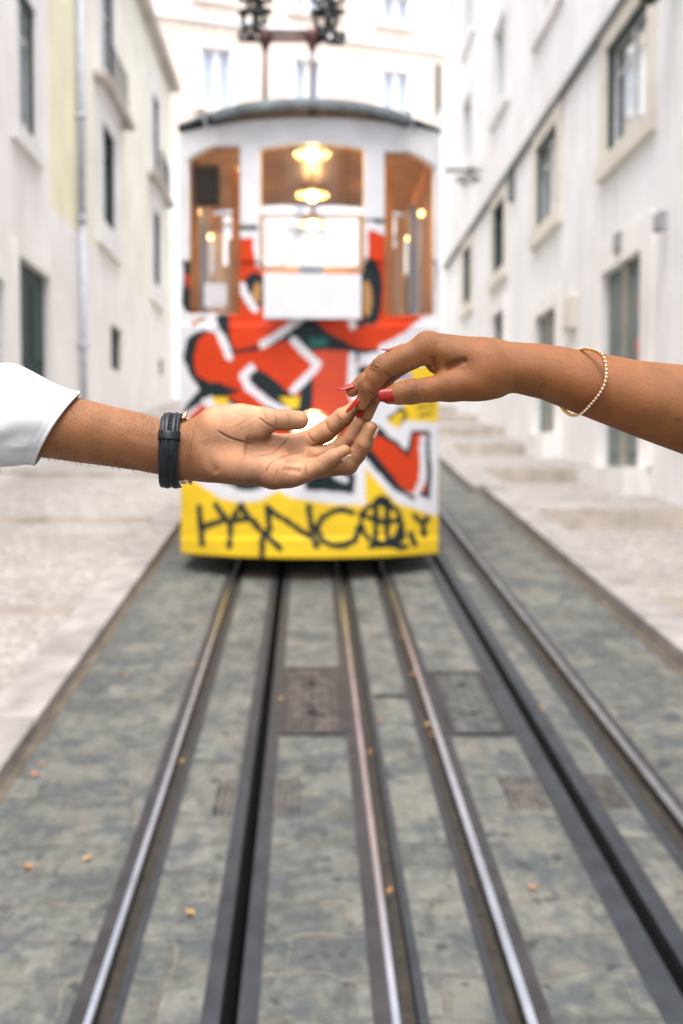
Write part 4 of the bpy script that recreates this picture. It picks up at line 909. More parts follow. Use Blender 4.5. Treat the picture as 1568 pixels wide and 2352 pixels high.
def skin_mat(name, back, palm, crease, speck=0.25, sss=0.06):
    m, nt, b = mk(name); tc = N(nt, 'ShaderNodeTexCoord')
    ap = N(nt, 'ShaderNodeAttribute', attribute_name='palm'); ac = N(nt, 'ShaderNodeAttribute', attribute_name='crease'); ak = N(nt, 'ShaderNodeAttribute', attribute_name='knuckle_and_shade')
    n1 = N(nt, 'ShaderNodeTexNoise', i_Scale=45.0, i_Detail=5.0); nt.links.new(tc.outputs['Object'], n1.inputs['Vector'])
    n2 = N(nt, 'ShaderNodeTexNoise', i_Scale=700.0, i_Detail=2.0); nt.links.new(tc.outputs['Object'], n2.inputs['Vector'])
    c = mixc(nt, ap.outputs['Fac'], back, palm)
    c = mixc(nt, 0.6, c, ramp(nt, n1.outputs[0], [(0.32, (0.70, 0.66, 0.64)), (0.5, (1.0, 0.97, 0.95)), (0.68, (1.22, 1.18, 1.15))]), 'MULTIPLY')
    n6 = N(nt, 'ShaderNodeTexNoise', i_Scale=22.0, i_Detail=3.0); nt.links.new(tc.outputs['Object'], n6.inputs['Vector']); c = mixc(nt, 0.7, c, ramp(nt, n6.outputs[0], [(0.4, (1.0, 1.0, 1.0)), (0.62, (1.06, 0.93, 0.88))]), 'MULTIPLY')
    sk = N(nt, 'ShaderNodeMath', operation='MULTIPLY_ADD'); sk.inputs[1].default_value = -speck * .85; sk.inputs[2].default_value = speck; nt.links.new(ap.outputs['Fac'], sk.inputs[0])
    c = mixc(nt, sk.outputs[0], c, ramp(nt, n2.outputs[0], [(0.30, (0.45, 0.40, 0.38)), (0.42, (1, 1, 1)), (0.65, (1.1, 1.1, 1.1))]), 'MULTIPLY')
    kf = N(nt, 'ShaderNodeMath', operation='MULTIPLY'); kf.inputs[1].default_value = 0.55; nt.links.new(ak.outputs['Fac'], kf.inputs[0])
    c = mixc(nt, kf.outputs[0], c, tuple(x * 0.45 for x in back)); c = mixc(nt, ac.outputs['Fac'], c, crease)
    nt.links.new(c, b.inputs['Base Color']); b.inputs['Roughness'].default_value = 0.55; b.inputs['Specular IOR Level'].default_value = 0.32
    b.inputs['Subsurface Weight'].default_value = sss; b.inputs['Subsurface Radius'].default_value = (1.0, 0.4, 0.22); b.inputs['Subsurface Scale'].default_value = 0.004
    vo = N(nt, 'ShaderNodeTexVoronoi', i_Scale=900.0, feature='DISTANCE_TO_EDGE'); nt.links.new(tc.outputs['Object'], vo.inputs['Vector'])
    mx = N(nt, 'ShaderNodeMath', operation='ADD'); nt.links.new(vo.outputs[0], mx.inputs[0]); nt.links.new(n1.outputs[0], mx.inputs[1])
    bp = N(nt, 'ShaderNodeBump', i_Strength=0.55, i_Distance=0.0010); nt.links.new(mx.outputs[0], bp.inputs['Height']); nt.links.new(bp.outputs[0], b.inputs['Normal'])
    return m
z1 = lambda x, y: (313.6 + .4 * x, 878 + .4 * y)
z3 = lambda x, y: (752.6 + .28 * x, 721.3 + .28 * y)
z5 = lambda x, y: (658.6 + .16 * x, 846.7 + .16 * y)
z2 = lambda x, y: (.32 * x, 784 + .32 * y)
z4 = lambda x, y: (1129 + .28 * x, 721.3 + .28 * y)
def sstep(a, b, x): t = np.clip((x - a) / (b - a), 0, 1); return t * t * (3 - 2 * t)
HV = 1.7
# ---------------------------------------------------------------- his arm and hand
f = Field((-330, 840, -125), (885, 1150, 135), HV)
f.tube_x([(-330, 925, 20, 108, 96), (-100, 945, 8, 98, 88), (0, 960, 4, 90, 80), (85, 969, 2, 80, 70), (180, 988, 0, 74, 64), (250, 1001, 0, 70, 60), (320, 1014, 0, 67, 56), (370, 1027, 0, 64, 52), (405, 1033, 0, 67, 50), (440, 1033, 0, 70, 50), (480, 1034, 2, 68, 46), (500, 1034, 3, 58, 36), (528, 1034, 4, 30, 18), (550, 1034, 4, 6, 6)], k=24)
f.cone((470, 1020, 0), (668, 1026, 44), 46, 27, 26)          # metacarpals
f.cone((470, 1030, 4), (686, 1050, 26), 46, 29, 26)
f.cone((470, 1040, 2), (684, 1072, 4), 46, 29, 26)
f.cone((470, 1050, -4), (664, 1087, -14), 44, 29, 26)
f.ell((535, 985, -16), (88, 55, 44), 22, 0.05)               # thenar
f.ell((548, 1066, -14), (112, 45, 40), 22, 0.08)             # hypothenar
f.cone((630, 1092, -14), (672, 1086, -14), 32, 27, 18)
f.cone((500, 980, -12), (598, 966, -14), 44, 28, 18)
out = f.A.copy()
f.finger(out, [(560, 968, -12), (612, 964, -14), (655, 964.5, -14), (688, 965, -12)], [38, 24.5, 24, 21.5], 16)                 # thumb
f.finger(out, [(668, 1026, 44), (702, 1016, 42), (748, 991, 38), (768, 975, 34), (787, 958, 29), (812, 936, 24)], [27, 25, 23.5, 21, 20.5, 15.5], 14)   # index
f.finger(out, [(686, 1050, 26), (728, 1048, 34), (768, 1040, 34), (787, 1023, 30), (804, 1006, 26), (823, 973.5, 16)], [28, 23, 22, 19.5, 19.5, 16.5], 14)   # middle
f.finger(out, [(684, 1072, 4), (740, 1074, 26), (797, 1067, 22), (817, 1045, 16), (834, 1020, 9), (849.5, 984, 2)], [28, 23.5, 23.5, 20, 20, 16.5], 14)   # ring
f.finger(out, [(664, 1087, -14), (704, 1082, -16), (737, 1072, -17), (752, 1061, -20), (766, 1052, -22), (790, 1037.5, -26)], [28, 25, 23.5, 20, 19, 15.5], 14)   # little
V, F = nets(out, f.lo, HV); V = relax(V, F, 3); Nn = vnorm(V, F)
HC = [  # polyline, width, depth, darkness
 ([z1(465, 278), z1(520, 312), z1(600, 340), z1(700, 358)], 2.2, 2.6, .60, (-90, 40)), ([z1(700, 362), z1(745, 340), z1(780, 290)], 1.8, 1.0, .25, (-90, 60)),
 ([z1(690, 420), z1(760, 405), z1(830, 365), z1(885, 305)], 2.0, 2.2, .5, (-90, 60)), ([z1(640, 380), z1(700, 385), z1(780, 378)], 1.6, .9, .22, (-90, 60)),
 ([z1(745, 530), z1(760, 480), z1(800, 445), z1(880, 415), z1(975, 380)], 1.9, 1.8, .5, (-90, 60)), ([z1(740, 400), z1(790, 395), z1(850, 350)], 1.6, .8, .25, (-90, 60)),
 ([z1(860, 545), z1(870, 510), z1(900, 485)], 1.8, 1.2, .3, (-90, 60)), ([z1(780, 590), z1(800, 530), z1(815, 500)], 1.8, 1.0, .25, (-90, 30)), ([z1(975, 460), z1(1000, 455)], 2, 1.4, .45, (-90, 60)),
 ([z1(325, 250), z1(318, 340), z1(305, 420), z1(308, 500)], 2.0, 1.5, .38, None), ([z1(345, 215), z1(335, 290), z1(330, 340)], 1.7, .8, .22, None), ([z1(290, 230), z1(282, 330), z1(285, 460)], 1.6, .8, .22, None),
 ([z1(560, 265), z1(600, 240), z1(660, 205)], 1.5, .7, .18, None), ([z1(520, 240), z1(570, 215), z1(600, 180)], 1.5, .6, .15, None), ([z1(590, 280), z1(650, 255), z1(690, 220)], 1.5, .6, .15, None),
 ([z1(790, 168), z1(803, 215), z1(798, 258)], 1.9, 1.4, .40, (-90, 12)), ([z1(868, 168), z1(878, 215), z1(872, 262)], 1.8, 1.1, .30, (-90, 12)), ([z1(715, 155), z1(740, 185), z1(752, 225)], 2.0, 1.6, .3, (-90, 15)), ([z1(700, 200), z1(745, 235), z1(800, 268)], 2.2, 2.2, .4, (-90, 15)),
 ([z1(985, 285), z1(1000, 320), z1(1025, 345)], 2.2, 2.0, .50, (0, 70)), ([z1(1090, 225), z1(1105, 265), z1(1138, 298)], 2.0, 1.8, .50, (0, 70)), ([z1(1150, 180), z1(1160, 205), z1(1178, 222)], 1.8, 1.3, .38, (0, 70)), ([z1(1098, 240), z1(1120, 262), z1(1150, 275)], 1.5, .8, .3, (0, 70)),
 ([z1(975, 470), z1(975, 510), z1(985, 545)], 2.0, 1.6, .42, (-80, 10)), ([z1(1035, 420), z1(1042, 445), z1(1050, 460)], 1.7, .9, .3, (-80, 10)), ([z5(780, 1020), z5(775, 1050), z5(800, 1080)], 1.8, 1.0, .35, (-5, 60)),
 ([z5(1000, 1095), z5(1035, 1130), z5(1060, 1150)], 1.7, 1.0, .35, (-40, 30)), ([z5(930, 1190), z5(960, 1210), z5(1010, 1230)], 1.7, 1.0, .3, (-40, 40)),
 ([z1(800, 290), z1(840, 330), z1(835, 380)], 1.5, .6, .15, None), ([z1(690, 300), z1(720, 330), z1(740, 375)], 1.5, .6, .15, None), ([z1(900, 510), z1(930, 490), z1(965, 485)], 1.6, .8, .2, None)]
HC = [(p, w_ * 1.15, dp * .85, dk * 1.05, z_) for (p, w_, dp, dk, z_) in HC]
HC += [([(560, 1028), (600, 1032), (645, 1038)], 26, 7, 0, None), ([(705, 1036), (690, 1034), (660, 1036)], 8, 3.5, .08, None), ([(702, 1062), (680, 1060), (655, 1060)], 8, 3.5, .08, None), ([(695, 1084), (675, 1080), (650, 1078)], 7, 2.5, .05, None),
 ([(290, 992), (345, 1008), (440, 1020)], 12, 1.3, 0, None), ([(470, 1010), (480, 1060), (500, 1090)], 12, 3, 0, None)]
rs_ = random.Random(3)
for k in range(46):      # the many fine lines of a palm
    x0 = rs_.uniform(475, 690); y0 = rs_.uniform(955, 1090); a = rs_.choice([-.9, -.7, .5, 1.2]) + rs_.uniform(-.3, .3); L = rs_.uniform(10, 26)
    HC.append(([(x0, y0), (x0 + L * .5 * math.cos(a) + 1, y0 + L * .5 * math.sin(a) + 1), (x0 + L * math.cos(a), y0 + L * math.sin(a))], 1.1, .35, rs_.uniform(.08, .18), (-90, 60)))
for k in range(9):
    x = 735 + 13 * k; HC.append(([z1(x, 585), z1(x + 14, 548), z1(x + 24, 520)], 1.3, .5, .14, None))
for k in range(7):
    x = 245 + 12 * k; HC.append(([z1(x + 14, 240 + 20 * (k % 3)), z1(x, 330), z1(x + 4, 420)], 1.2, .4, .13, None))
V, cr = carve(V, Nn, HC); Nn = vnorm(V, F)
dirp = np.array([0.0, -0.40, -0.90]); dirp /= np.linalg.norm(dirp); nd = Nn @ dirp
palm = sstep(0.25, 0.9, nd) * sstep(432, 500, V[:, 0])
fing = sstep(715, 760, V[:, 0]) * (V[:, 1] > 1000); nf = Nn @ (np.array([-0.55, -0.62, -0.55]) / 0.99)
tf = sstep(675, 740, V[:, 0]); palm = palm * (1 - tf) + tf * sstep(-0.1, 0.8, nf) * (.62 - .12 * fing); th = sstep(585, 650, V[:, 0]) * (V[:, 1] < 990) * (V[:, 2] < 12) * (V[:, 0] < 715); palm = palm * (1 - th) + th * sstep(-.5, .5, nd) * .6
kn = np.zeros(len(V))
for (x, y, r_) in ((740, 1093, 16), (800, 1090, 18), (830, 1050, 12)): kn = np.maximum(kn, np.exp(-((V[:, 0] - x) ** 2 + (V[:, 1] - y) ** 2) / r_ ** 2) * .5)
kn = np.maximum(kn, .75 * sstep(.15, .8, Nn[:, 1]) * sstep(430, 520, V[:, 0])) * (1 - .7 * palm)  # down-facing skin: darker dorsal tone with underside shade put into the colour
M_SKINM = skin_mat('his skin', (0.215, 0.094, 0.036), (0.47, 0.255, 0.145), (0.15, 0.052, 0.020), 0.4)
HIM = empty('person', PN([(150, 990, 0)])[0], 'person on the left in a white shirt, open palm turned up, forearm only', 'person')
npmesh('arm_and_hand', PN(V), F, M_SKINM, HIM, attrs={'palm': palm, 'crease': cr, 'knuckle_and_shade': kn})
V_HIM = V; N_HIM = Nn
def nail(parent, A, r, d, n, L, W, mat, point=0.3, curve=0.75, lift=0.0, name='fingernail'):
    """A: centre of the finger pad axis under the nail (frame units), r: finger radius, d: along the finger, n: out of the nail"""
    d = np.array(d, float); d /= np.linalg.norm(d); n = np.array(n, float); n -= d * (n @ d); n /= np.linalg.norm(n); s_ = np.cross(d, n); A = np.array(A, float)
    nu, nv_ = 11, 13; Vv = []; Rr = W * curve
    for j in range(nv_):
        v = j / (nv_ - 1); wv = W * (1 - point * max(0, (v - .35) / .65) ** 1.6) * (math.sqrt(max(0, 1 - (1 - min(v / .22, 1)) ** 2)) * .35 + .65) 
        if v > .9: wv *= 1 - (v - .9) / .1 * .35
        for i in range(nu):
            u = (i / (nu - 1) - .5) * wv; a = u / Rr
            q = A + d * (L * (v - .5) + (.04 * L * (1 - (2 * u / W) ** 2) if j == nv_ - 1 else 0)) + s_ * (Rr * math.sin(a)) + n * (r + 1.1 - Rr * (1 - math.cos(a)) - .9 * (1 - min(v / .25, 1)) * 1.3 + lift * v - 2.0 * max(0, v - .6) ** 2)
            Vv.append(q)
    Ff = [(j * nu + i, j * nu + i + 1, (j + 1) * nu + i + 1, (j + 1) * nu + i) for j in range(nv_ - 1) for i in range(nu - 1)]
    o = npmesh(name, PN(Vv), np.array(Ff), mat, parent); so = o.modifiers.new('s', 'SOLIDIFY'); so.thickness = 0.0008; so.offset = 0; return o
M_NAILN = plain('bare nail', (0.62, 0.40, 0.30), 0.25, var=0.05, bump=0)
nail(HIM, (822, 977, 17), 16.5, (.42, -.85, -.3), (.80, .42, -.25), 27, 20, M_NAILN, .15)
nail(HIM, (849, 988, 3), 16.5, (.4, -.9, -.2), (.86, .38, -.22), 28, 20, M_NAILN, .15)
nail(HIM, (786, 1040, -25.5), 16, (.78, -.5, -.15), (.42, .78, -.28), 27, 19, M_NAILN, .15)
nail(HIM, (806, 941, 25), 16, (.7, -.65, -.1), (.5, .5, .7), 26, 20, M_NAILN, .15); nail(HIM, (684, 965, -12), 21, (1, 0, 0), (0, -.35, .93), 32, 28, M_NAILN, .15)
# fine arm hairs
hb = MB(); sel = np.nonzero((V_HIM[:, 0] > 90) & (V_HIM[:, 0] < 446) & (N_HIM[:, 2] < .4) & ((np.abs(N_HIM[:, 1]) > .35) | (rng.random(len(V_HIM)) < .25)))[0]
sel = rng.choice(sel, 650, replace=False)
sel = np.array([i for i in sel if not 355 < V_HIM[i, 0] < 436]); P0 = V_HIM[sel]; NN0 = N_HIM[sel]; dd = NN0 * 1.0 + np.array([.9, .5, 0]) + rng.normal(0, .35, P0.shape); L0 = rng.uniform(3.5, 7.5, (len(sel), 1))
P1 = P0 + dd * L0 * .5; P2 = P1 + (dd * .6 + np.array([.5, .3, 0])) * L0 * .5; side = np.array([0.0, 0.0, .32]); side2 = np.array([.18, .24, 0])
Vh = []; Fh = []
for a, b_, c in zip(PN(P0), PN(P1), PN(P2)):
    k_ = len(Vh); s2 = np.array([.00009, 0, .00009]); Vh += [a - s2, a + s2, b_ - s2 * .7, b_ + s2 * .7, c]; Fh += [(k_, k_ + 1, k_ + 3, k_ + 2), (k_ + 2, k_ + 3, k_ + 4)]
hm = MB(); hm.add(Vh, Fh); M_HAIR = plain('dark arm hair', (0.03, 0.018, 0.012), 0.6, var=0, bump=0)
tag(hm.build('arm_hair', M_HAIR, HIM), kind='stuff')
# ---------------------------------------------------------------- white sleeve
def sleeve():
    nu, ns = 160, 60; Vv = []
    # opening ring (tilted), then the tube running out of the frame to the left
    for j in range(ns):
        s_ = (j / (ns - 1)) ** 1.35
        for i in range(nu):
            t = 2 * math.pi * i / nu; cy, sy = math.cos(t), math.sin(t)      # cy: +1 at the top
            ox = 134 + 52 * cy + 20 * sy * (-1) ; oy = 985 - 83 * cy - (6 if sy < 0 else -6) * abs(sy) * 0; oz = 78 * sy
            ox = 134 + 52 * cy + (-14 if sy < 0 else 6) * abs(sy) ** 1.5
            fx = -420 + 10 * cy; fy = 905 - 165 * cy; fz = 20 + 150 * sy
            q = np.array([ox, oy, oz]) * (1 - s_) + np.array([fx, fy, fz]) * s_
            # belly of the sleeve top seen in the photo: rises quickly behind the cuff
            q[1] -= 25 * max(0, cy) * max(0.0, math.sin(math.pi * min(1, s_ * 1.9))) ** 3 * (1 if s_ < .53 else 0) * 1.0
            q[1] += 6 * max(0, -cy) * math.sin(math.pi * s_)
            fo = 2.2 * math.sin(5 * t + 3 * s_ * 4 + 1.0) * s_ * 3 + 1.3 * math.sin(11 * t - 9 * s_) * min(1, s_ * 8) + 1.4 * math.sin(3 * t + 14 * s_)
            nn = noise.noise(Vector((q[0] * .012, q[1] * .02, q[2] * .02))) * 7 * min(1, s_ * 6)
            rad = np.array([0, -cy, sy]); q = q + rad * (fo * .8 + nn)
            if j == 0: q = q + rad * 1.0
            if j in (1, 2): q = q + rad * 2.6
            d_ = abs(s_ - .05); q = q - rad * 1.6 * math.exp(-(d_ / .006) ** 2)
            if sy < 0:
                for (tc_, dep) in ((math.pi * 1.27, 2.2), (math.pi * 1.33, -2.4), (math.pi * 1.18, 1.0)): q = q - rad * dep * math.exp(-((t - tc_) / .022) ** 2) * min(1, s_ * 10)
            q = q + rad * 3.2 * math.sin(6 * t + 22 * s_ + 2 * math.sin(3 * t)) * math.exp(-((s_ - .32) / .2) ** 2)
            Vv.append(q)
    # inner lip
    base = list(Vv[:nu]); 
    for dpt, sh in ((0, 3.2), (45, 4.5), (110, 4)):
        for i in range(nu):
            t = 2 * math.pi * i / nu; rad = np.array([0, -math.cos(t), math.sin(t)]); q = base[i] - rad * sh + np.array([-dpt, -dpt * .08, 0]); Vv.append(q)
    Ff = [(j * nu + i, j * nu + (i + 1) % nu, (j + 1) * nu + (i + 1) % nu, (j + 1) * nu + i) for j in range(ns - 1) for i in range(nu)]
    b0 = ns * nu; Ff += [(i, b0 + i, b0 + (i + 1) % nu, (i + 1) % nu) for i in range(nu)]
    for k in range(2): Ff += [(b0 + k * nu + i, b0 + (k + 1) * nu + i, b0 + (k + 1) * nu + (i + 1) % nu, b0 + k * nu + (i + 1) % nu) for i in range(nu)]
    return np.array(Vv), np.array(Ff)
Vs, Fs = sleeve(); M_SHIRT = plain('white cotton', (0.53, 0.53, 0.55), 0.85, var=0.02, bump=0.12, bscale=900)
so = npmesh('shirt_sleeve', PN(Vs), Fs, M_SHIRT, HIM); ss = so.modifiers.new('s', 'SUBSURF'); ss.levels = 1; ss.render_levels = 1
cap = MB(); ring = PN(Vs[59 * 160:60 * 160]); cap.add([tuple(p) for p in ring], [tuple(range(160))]); cap.build('shirt_sleeve_end', M_SHIRT, HIM)
# ---------------------------------------------------------------- wristwatch
WT = empty('wristwatch', PN([(396, 1037, 0)])[0], 'wristwatch with a padded black leather strap on the left forearm', 'watch')
def mat_leather():
    m, nt, b = mk('black leather'); tc = N(nt, 'ShaderNodeTexCoord'); vo = N(nt, 'ShaderNodeTexVoronoi', i_Scale=1400.0); nt.links.new(tc.outputs['Object'], vo.inputs['Vector'])
    b.inputs['Base Color'].default_value = (0.006, 0.0085, 0.012, 1); b.inputs['Roughness'].default_value = 0.4; b.inputs['Specular IOR Level'].default_value = .3
    bp = N(nt, 'ShaderNodeBump', i_Strength=0.3, i_Distance=0.0004); nt.links.new(vo.outputs[0], bp.inputs['Height']); nt.links.new(bp.outputs[0], b.inputs['Normal']); return m
M_LEA = mat_leather(); M_GOLD = plain('pale gold', (0.83, 0.62, 0.36), 0.18, 1.0, var=0.05, bump=0); M_STITCH = plain('dark stitching', (0.05, 0.06, 0.07), 0.8, bump=0)
def wring(ph):     # ph = 0 at the top, +90 deg towards the camera
    y = 1037 - 80 * math.cos(ph); z = -61 * math.sin(ph); x = 399.5 - 15 * math.sin(ph) + 2 * math.cos(ph) - 3 * math.cos(2 * ph); return np.array([x, y, z])
def wframe(ph):
    c = wring(ph); t = wring(ph + .01) - wring(ph - .01); t /= np.linalg.norm(t); ax = np.array([1, .02, .16 * 1.0]); ax = ax - t * (ax @ t); ax /= np.linalg.norm(ax); n = np.cross(ax, t); n /= np.linalg.norm(n)
    rad = c - np.array([399, 1037, 0]); n = n if n @ rad > 0 else -n; return c, ax, n
def sweep_strap(name, p0, p1, prof, n, mat, parent, taper=None, closed=False, lift=0.0):
    Vv = []; m = len(prof)
    for j in range(n):
        ph = p0 + (p1 - p0) * j / (n - 1); c, ax, nn = wframe(ph); sc, hh = taper(j / (n - 1)) if taper else (1, 1)
        for (s_, h) in prof: Vv.append(c + ax * s_ * sc + nn * (h * hh + lift))
    Ff = [(j * m + i, j * m + (i + 1) % m, (j + 1) * m + (i + 1) % m, (j + 1) * m + i) for j in range(n - 1) for i in range(m)]
    mb = MB(); mb.add(PN(Vv), Ff + [tuple(range(m - 1, -1, -1)), tuple((n - 1) * m + i for i in range(m))]); return mb.build(name, mat, parent, smooth=True)
def sprof(w_, bump, edge=2.2):
    top = []; 
    for i in range(29):
        u = -1 + 2 * i / 28; a = abs(u); h = edge + (bump * math.sin(math.pi * min(1, max(0, (a - .04) / .70))) if a < .74 else 0) * 1.0
        if a > .97: h = edge * .5
        top.append((u * w_, h))
    return top + [(w_, -1.5), (-w_, -1.5)]
sweep_strap('strap', R(-30), R(188), sprof(23, 3.0), 90, M_LEA, WT)
def tp(t):
    k = 1.0 if t < .62 else math.sqrt(max(0.0, 1 - ((t - .62) / .38) ** 2)); return (max(k, .02), 1 if t < .9 else .9)
sweep_strap('strap_tail', R(-8), R(101), sprof(20.5, 3.0, 2.6), 60, M_LEA, WT, taper=tp, lift=5.2)
def band(p): return [(-26, 6), (-25, 12.5), (25, 12.5), (26, 6), (25.5, -2), (24, -2), (23.6, 9.8), (-23.6, 9.8), (-24, -2), (-25.5, -2)]
sweep_strap('keeper_loop', R(57.5), R(71.5), band(0), 8, M_LEA, WT)
# stitches along both edges and the centre holes
st = MB()
for (s_, h, a, b_, L) in ((-19.6, 3.0, 105, 180, 1.7), (19.6, 3.0, 105, 180, 1.7), (-17.6, 8.2, 2, 56, 1.7), (17.6, 8.2, 2, 56, 1.7)):
    ph = a
    while ph < b_:
        c, ax, nn = wframe(R(ph)); c2, ax2, n2 = wframe(R(ph + L)); st.tube(PN([c + ax * s_ + nn * h, c2 + ax2 * s_ + n2 * h]), .00028, 4); ph += L * 1.9
st.build('stitching', M_STITCH, WT)
ho = MB(); 
for ph in range(8, 56, 7):
    c, ax, nn = wframe(R(ph)); c2, ax2, n2 = wframe(R(ph + 3.4)); p_, q_ = PN([c + nn * 8.2, c2 + n2 * 8.2]); ho.tube([p_, q_], .0009, 6)
ho.build('strap_hole', M_BLACK, WT)
# buckle: rounded frame past the right edge of the strap at the top
bk = MB()
def wp(ph, s_, h): c, ax, nn = wframe(R(ph)); return c + ax * s_ + nn * h
bk.tube(PN([wp(-14, 24, 5), wp(-8, 28.5, 7), wp(6, 29.5, 6), wp(12, 27, 3), wp(16, 22, 1)]), [.0012, .0022, .0024, .0020, .0012], 8)
bk.tube(PN([wp(-14, -22, 4), wp(-10, -24, 3), wp(6, -24, 2)]), [.0008, .001, .0008], 8); bk.tube(PN([wp(-14, -24, 5), wp(-15, 0, 6), wp(-14, 24, 5)]), .0012, 8)
bk.build('buckle', M_GOLD, WT, smooth=True)
# case on the back of the wrist
cs = MB(); cc = np.array([418.0, 1062, 62]); u = np.array([1, 0, 0.0]); v = np.array([0, .9, -.43]); nrm_ = np.cross(u, v); nrm_ = nrm_ if nrm_[2] > 0 else -nrm_
Vv = []; prof = [(0, -4), (46, -4), (50, -1), (52, 5), (50, 12), (46, 15), (42, 15), (40, 13), (0, 13)]; n = 40
for r_, h in prof:
    for k in range(n): a = 2 * math.pi * k / n; Vv.append(cc + u * r_ * math.cos(a) + v * r_ * math.sin(a) + nrm_ * h)
cs.add(PN(Vv), [(i * n + k, i * n + (k + 1) % n, (i + 1) * n + (k + 1) % n, (i + 1) * n + k) for i in range(len(prof) - 1) for k in range(n)], 0); cs.build('watch_case', M_GOLD, WT, smooth=True)
cr_ = MB(); cr_.tube(PN([cc + u * 50 + nrm_ * 5, cc + u * 60 + nrm_ * 5]), .0026, 10); cr_.build('crown', M_GOLD, WT, smooth=True)
lg = MB()
for sx in (-20, 20):
    lg.tube(PN([cc + u * sx + v * 40 + nrm_ * 6, cc + u * sx + v * 56 - nrm_ * 4, cc + u * sx + v * 58 - nrm_ * 12]), .0018, 8)
lg.build('lug', M_GOLD, WT, smooth=True)
# ---------------------------------------------------------------- her hand and arm
f = Field((770, 720, -150), (2030, 1190, 165), 1.8)
f.tube_x([(1015, 835, 30, 6, 10), (1050, 842, 28, 40, 46), (1110, 843, 20, 60, 66), (1165, 842, 14, 57, 62), (1241, 853, 10, 64, 62), (1300, 869, 6, 72, 66), (1395, 896, 0, 82, 74), (1465, 917, -4, 89, 82), (1568, 941, -10, 103, 92), (1700, 975, -14, 116, 102), (1900, 1025, -20, 122, 110), (1960, 1040, -20, 112, 100), (2000, 1050, -20, 80, 70), (2022, 1055, -20, 40, 35)], k=24)
W0 = (1120, 828)
f.cone((1120, 835, 0), (986, 798, 0), 50, 33, 26)
f.cone((1120, 832, 25), (984, 796, 38), 48, 33, 26)
f.cone((1120, 832, 50), (988, 802, 74), 44, 31, 26)
f.cone((1120, 838, 62), (1000, 815, 104), 38, 28, 26)
f.ell((979, 792, -2), (30, 30, 28), 14)
f.cone((1135, 866, -8), (1034, 886, -24), 46, 34, 22)      # thumb root
f.ell((1090, 884, -10), (70, 36, 36), 18, 0.0)
f.ell((1015, 838, 2), (38, 24, 26), 16)                    # first web
out = f.A.copy()
f.finger(out, [(1034, 886, -24), (990, 894.5, -32), (942, 900, -36), (915, 904, -38), (893, 909, -38)], [34, 28.5, 28.5, 25, 19.5], 16)     # thumb
f.finger(out, [(982, 798, -2), (930, 821, -6), (876, 846, -10), (860, 869, -10), (844, 894, -8), (828, 928, -4)], [31, 29, 26, 22, 20.5, 14.5], 14)   # index
f.finger(out, [(984, 796, 38), (930, 818, 46), (882, 836, 46), (856, 858, 44), (833, 878, 38), (807, 897.5, 32)], [31, 26, 23, 20, 18, 14.5], 14)   # middle
f.finger(out, [(988, 802, 74), (945, 822, 70), (897, 852, 58), (877, 880, 46), (857, 909, 34), (840, 955, 22)], [30, 25, 22.5, 19.5, 18.5, 15], 14)   # ring
f.finger(out, [(1000, 815, 104), (960, 812, 112), (925, 808, 112), (905, 812, 108), (891, 816, 104)], [26, 19, 17, 14, 11], 12)   # little
V, F = nets(out, f.lo, 1.8); V = relax(V, F, 3); Nn = vnorm(V, F)
WC = [
 ([z3(1140, 375), z3(1080, 395), z3(1010, 420), z3(950, 450)], 7.0, 5.5, .38, (-80, 60)), ([z3(860, 345), z3(855, 400), z3(862, 450)], 6.0, 5.5, .30, (-80, 40)), ([z3(845, 445), z3(825, 432), z3(812, 420)], 4.0, 3.5, .4, (-60, 40)),
 ([z3(895, 395), z3(892, 440), z3(880, 475)], 3.0, 2.0, .2, None), ([z3(680, 415), z3(685, 440), z3(672, 460)], 2.2, 1.6, .35, None), ([z3(745, 415), z3(755, 440), z3(750, 462)], 2.0, .9, .2, None),
 ([z3(465, 470), z3(490, 500), z3(515, 520)], 2.2, 2.0, .5, (-60, 20)), ([z3(335, 628), z3(355, 650), z3(378, 655)], 2.0, 1.4, .40, (-50, 12)),
 ([z3(395, 375), z3(425, 370), z3(440, 385)], 1.6, 1.0, .4, None), ([z3(385, 395), z3(410, 400), z3(440, 425)], 1.6, 1.1, .42, None), ([z3(362, 425), z3(390, 440), z3(420, 450)], 1.6, 1.1, .42, None), ([z3(355, 450), z3(380, 465), z3(405, 472)], 1.5, .8, .32, None),
 ([z3(262, 590), z3(268, 605), z3(285, 612)], 1.5, .8, .4, (-60, 12)), ([z3(240, 655), z3(250, 640)], 1.5, .8, .3, (-60, 12)),
 ([z3(668, 575), z3(690, 610), z3(700, 655), z3(690, 690)], 1.8, 1.3, .45, (-90, -10)), ([z3(715, 560), z3(722, 600), z3(725, 650), z3(745, 690)], 1.8, 1.3, .48, (-90, -10)), ([z3(765, 570), z3(775, 610), z3(770, 650)], 1.7, 1.0, .38, (-90, -10)),
 ([z3(690, 600), z3(720, 605), z3(755, 600)], 1.4, .8, .35, (-90, -10)), ([z3(680, 635), z3(720, 640), z3(740, 632)], 1.4, .8, .35, (-90, -10)), ([z3(690, 670), z3(720, 665), z3(745, 670)], 1.4, .7, .3, (-90, -10)),
 ([z5(1090, 165), z5(1050, 250), z5(1060, 300)], 1.4, .6, .25, None), ([z5(1170, 320), z5(1210, 350), z5(1240, 350)], 1.7, 1.1, .4, (-60, 12)), ([z5(1190, 460), z5(1230, 490), z5(1280, 490)], 1.5, .8, .3, (0, 60)), ([z5(1070, 110), z5(1050, 150)], 1.4, .6, .3, (10, 80))]
for k in range(9):
    WC.append(([z3(880 + 22 * k, 520 + 6 * (k % 3)), z3(930 + 22 * k, 560 + 12 * (k % 2)), z3(950 + 22 * k, 610)], 1.2, .35, .10, None))
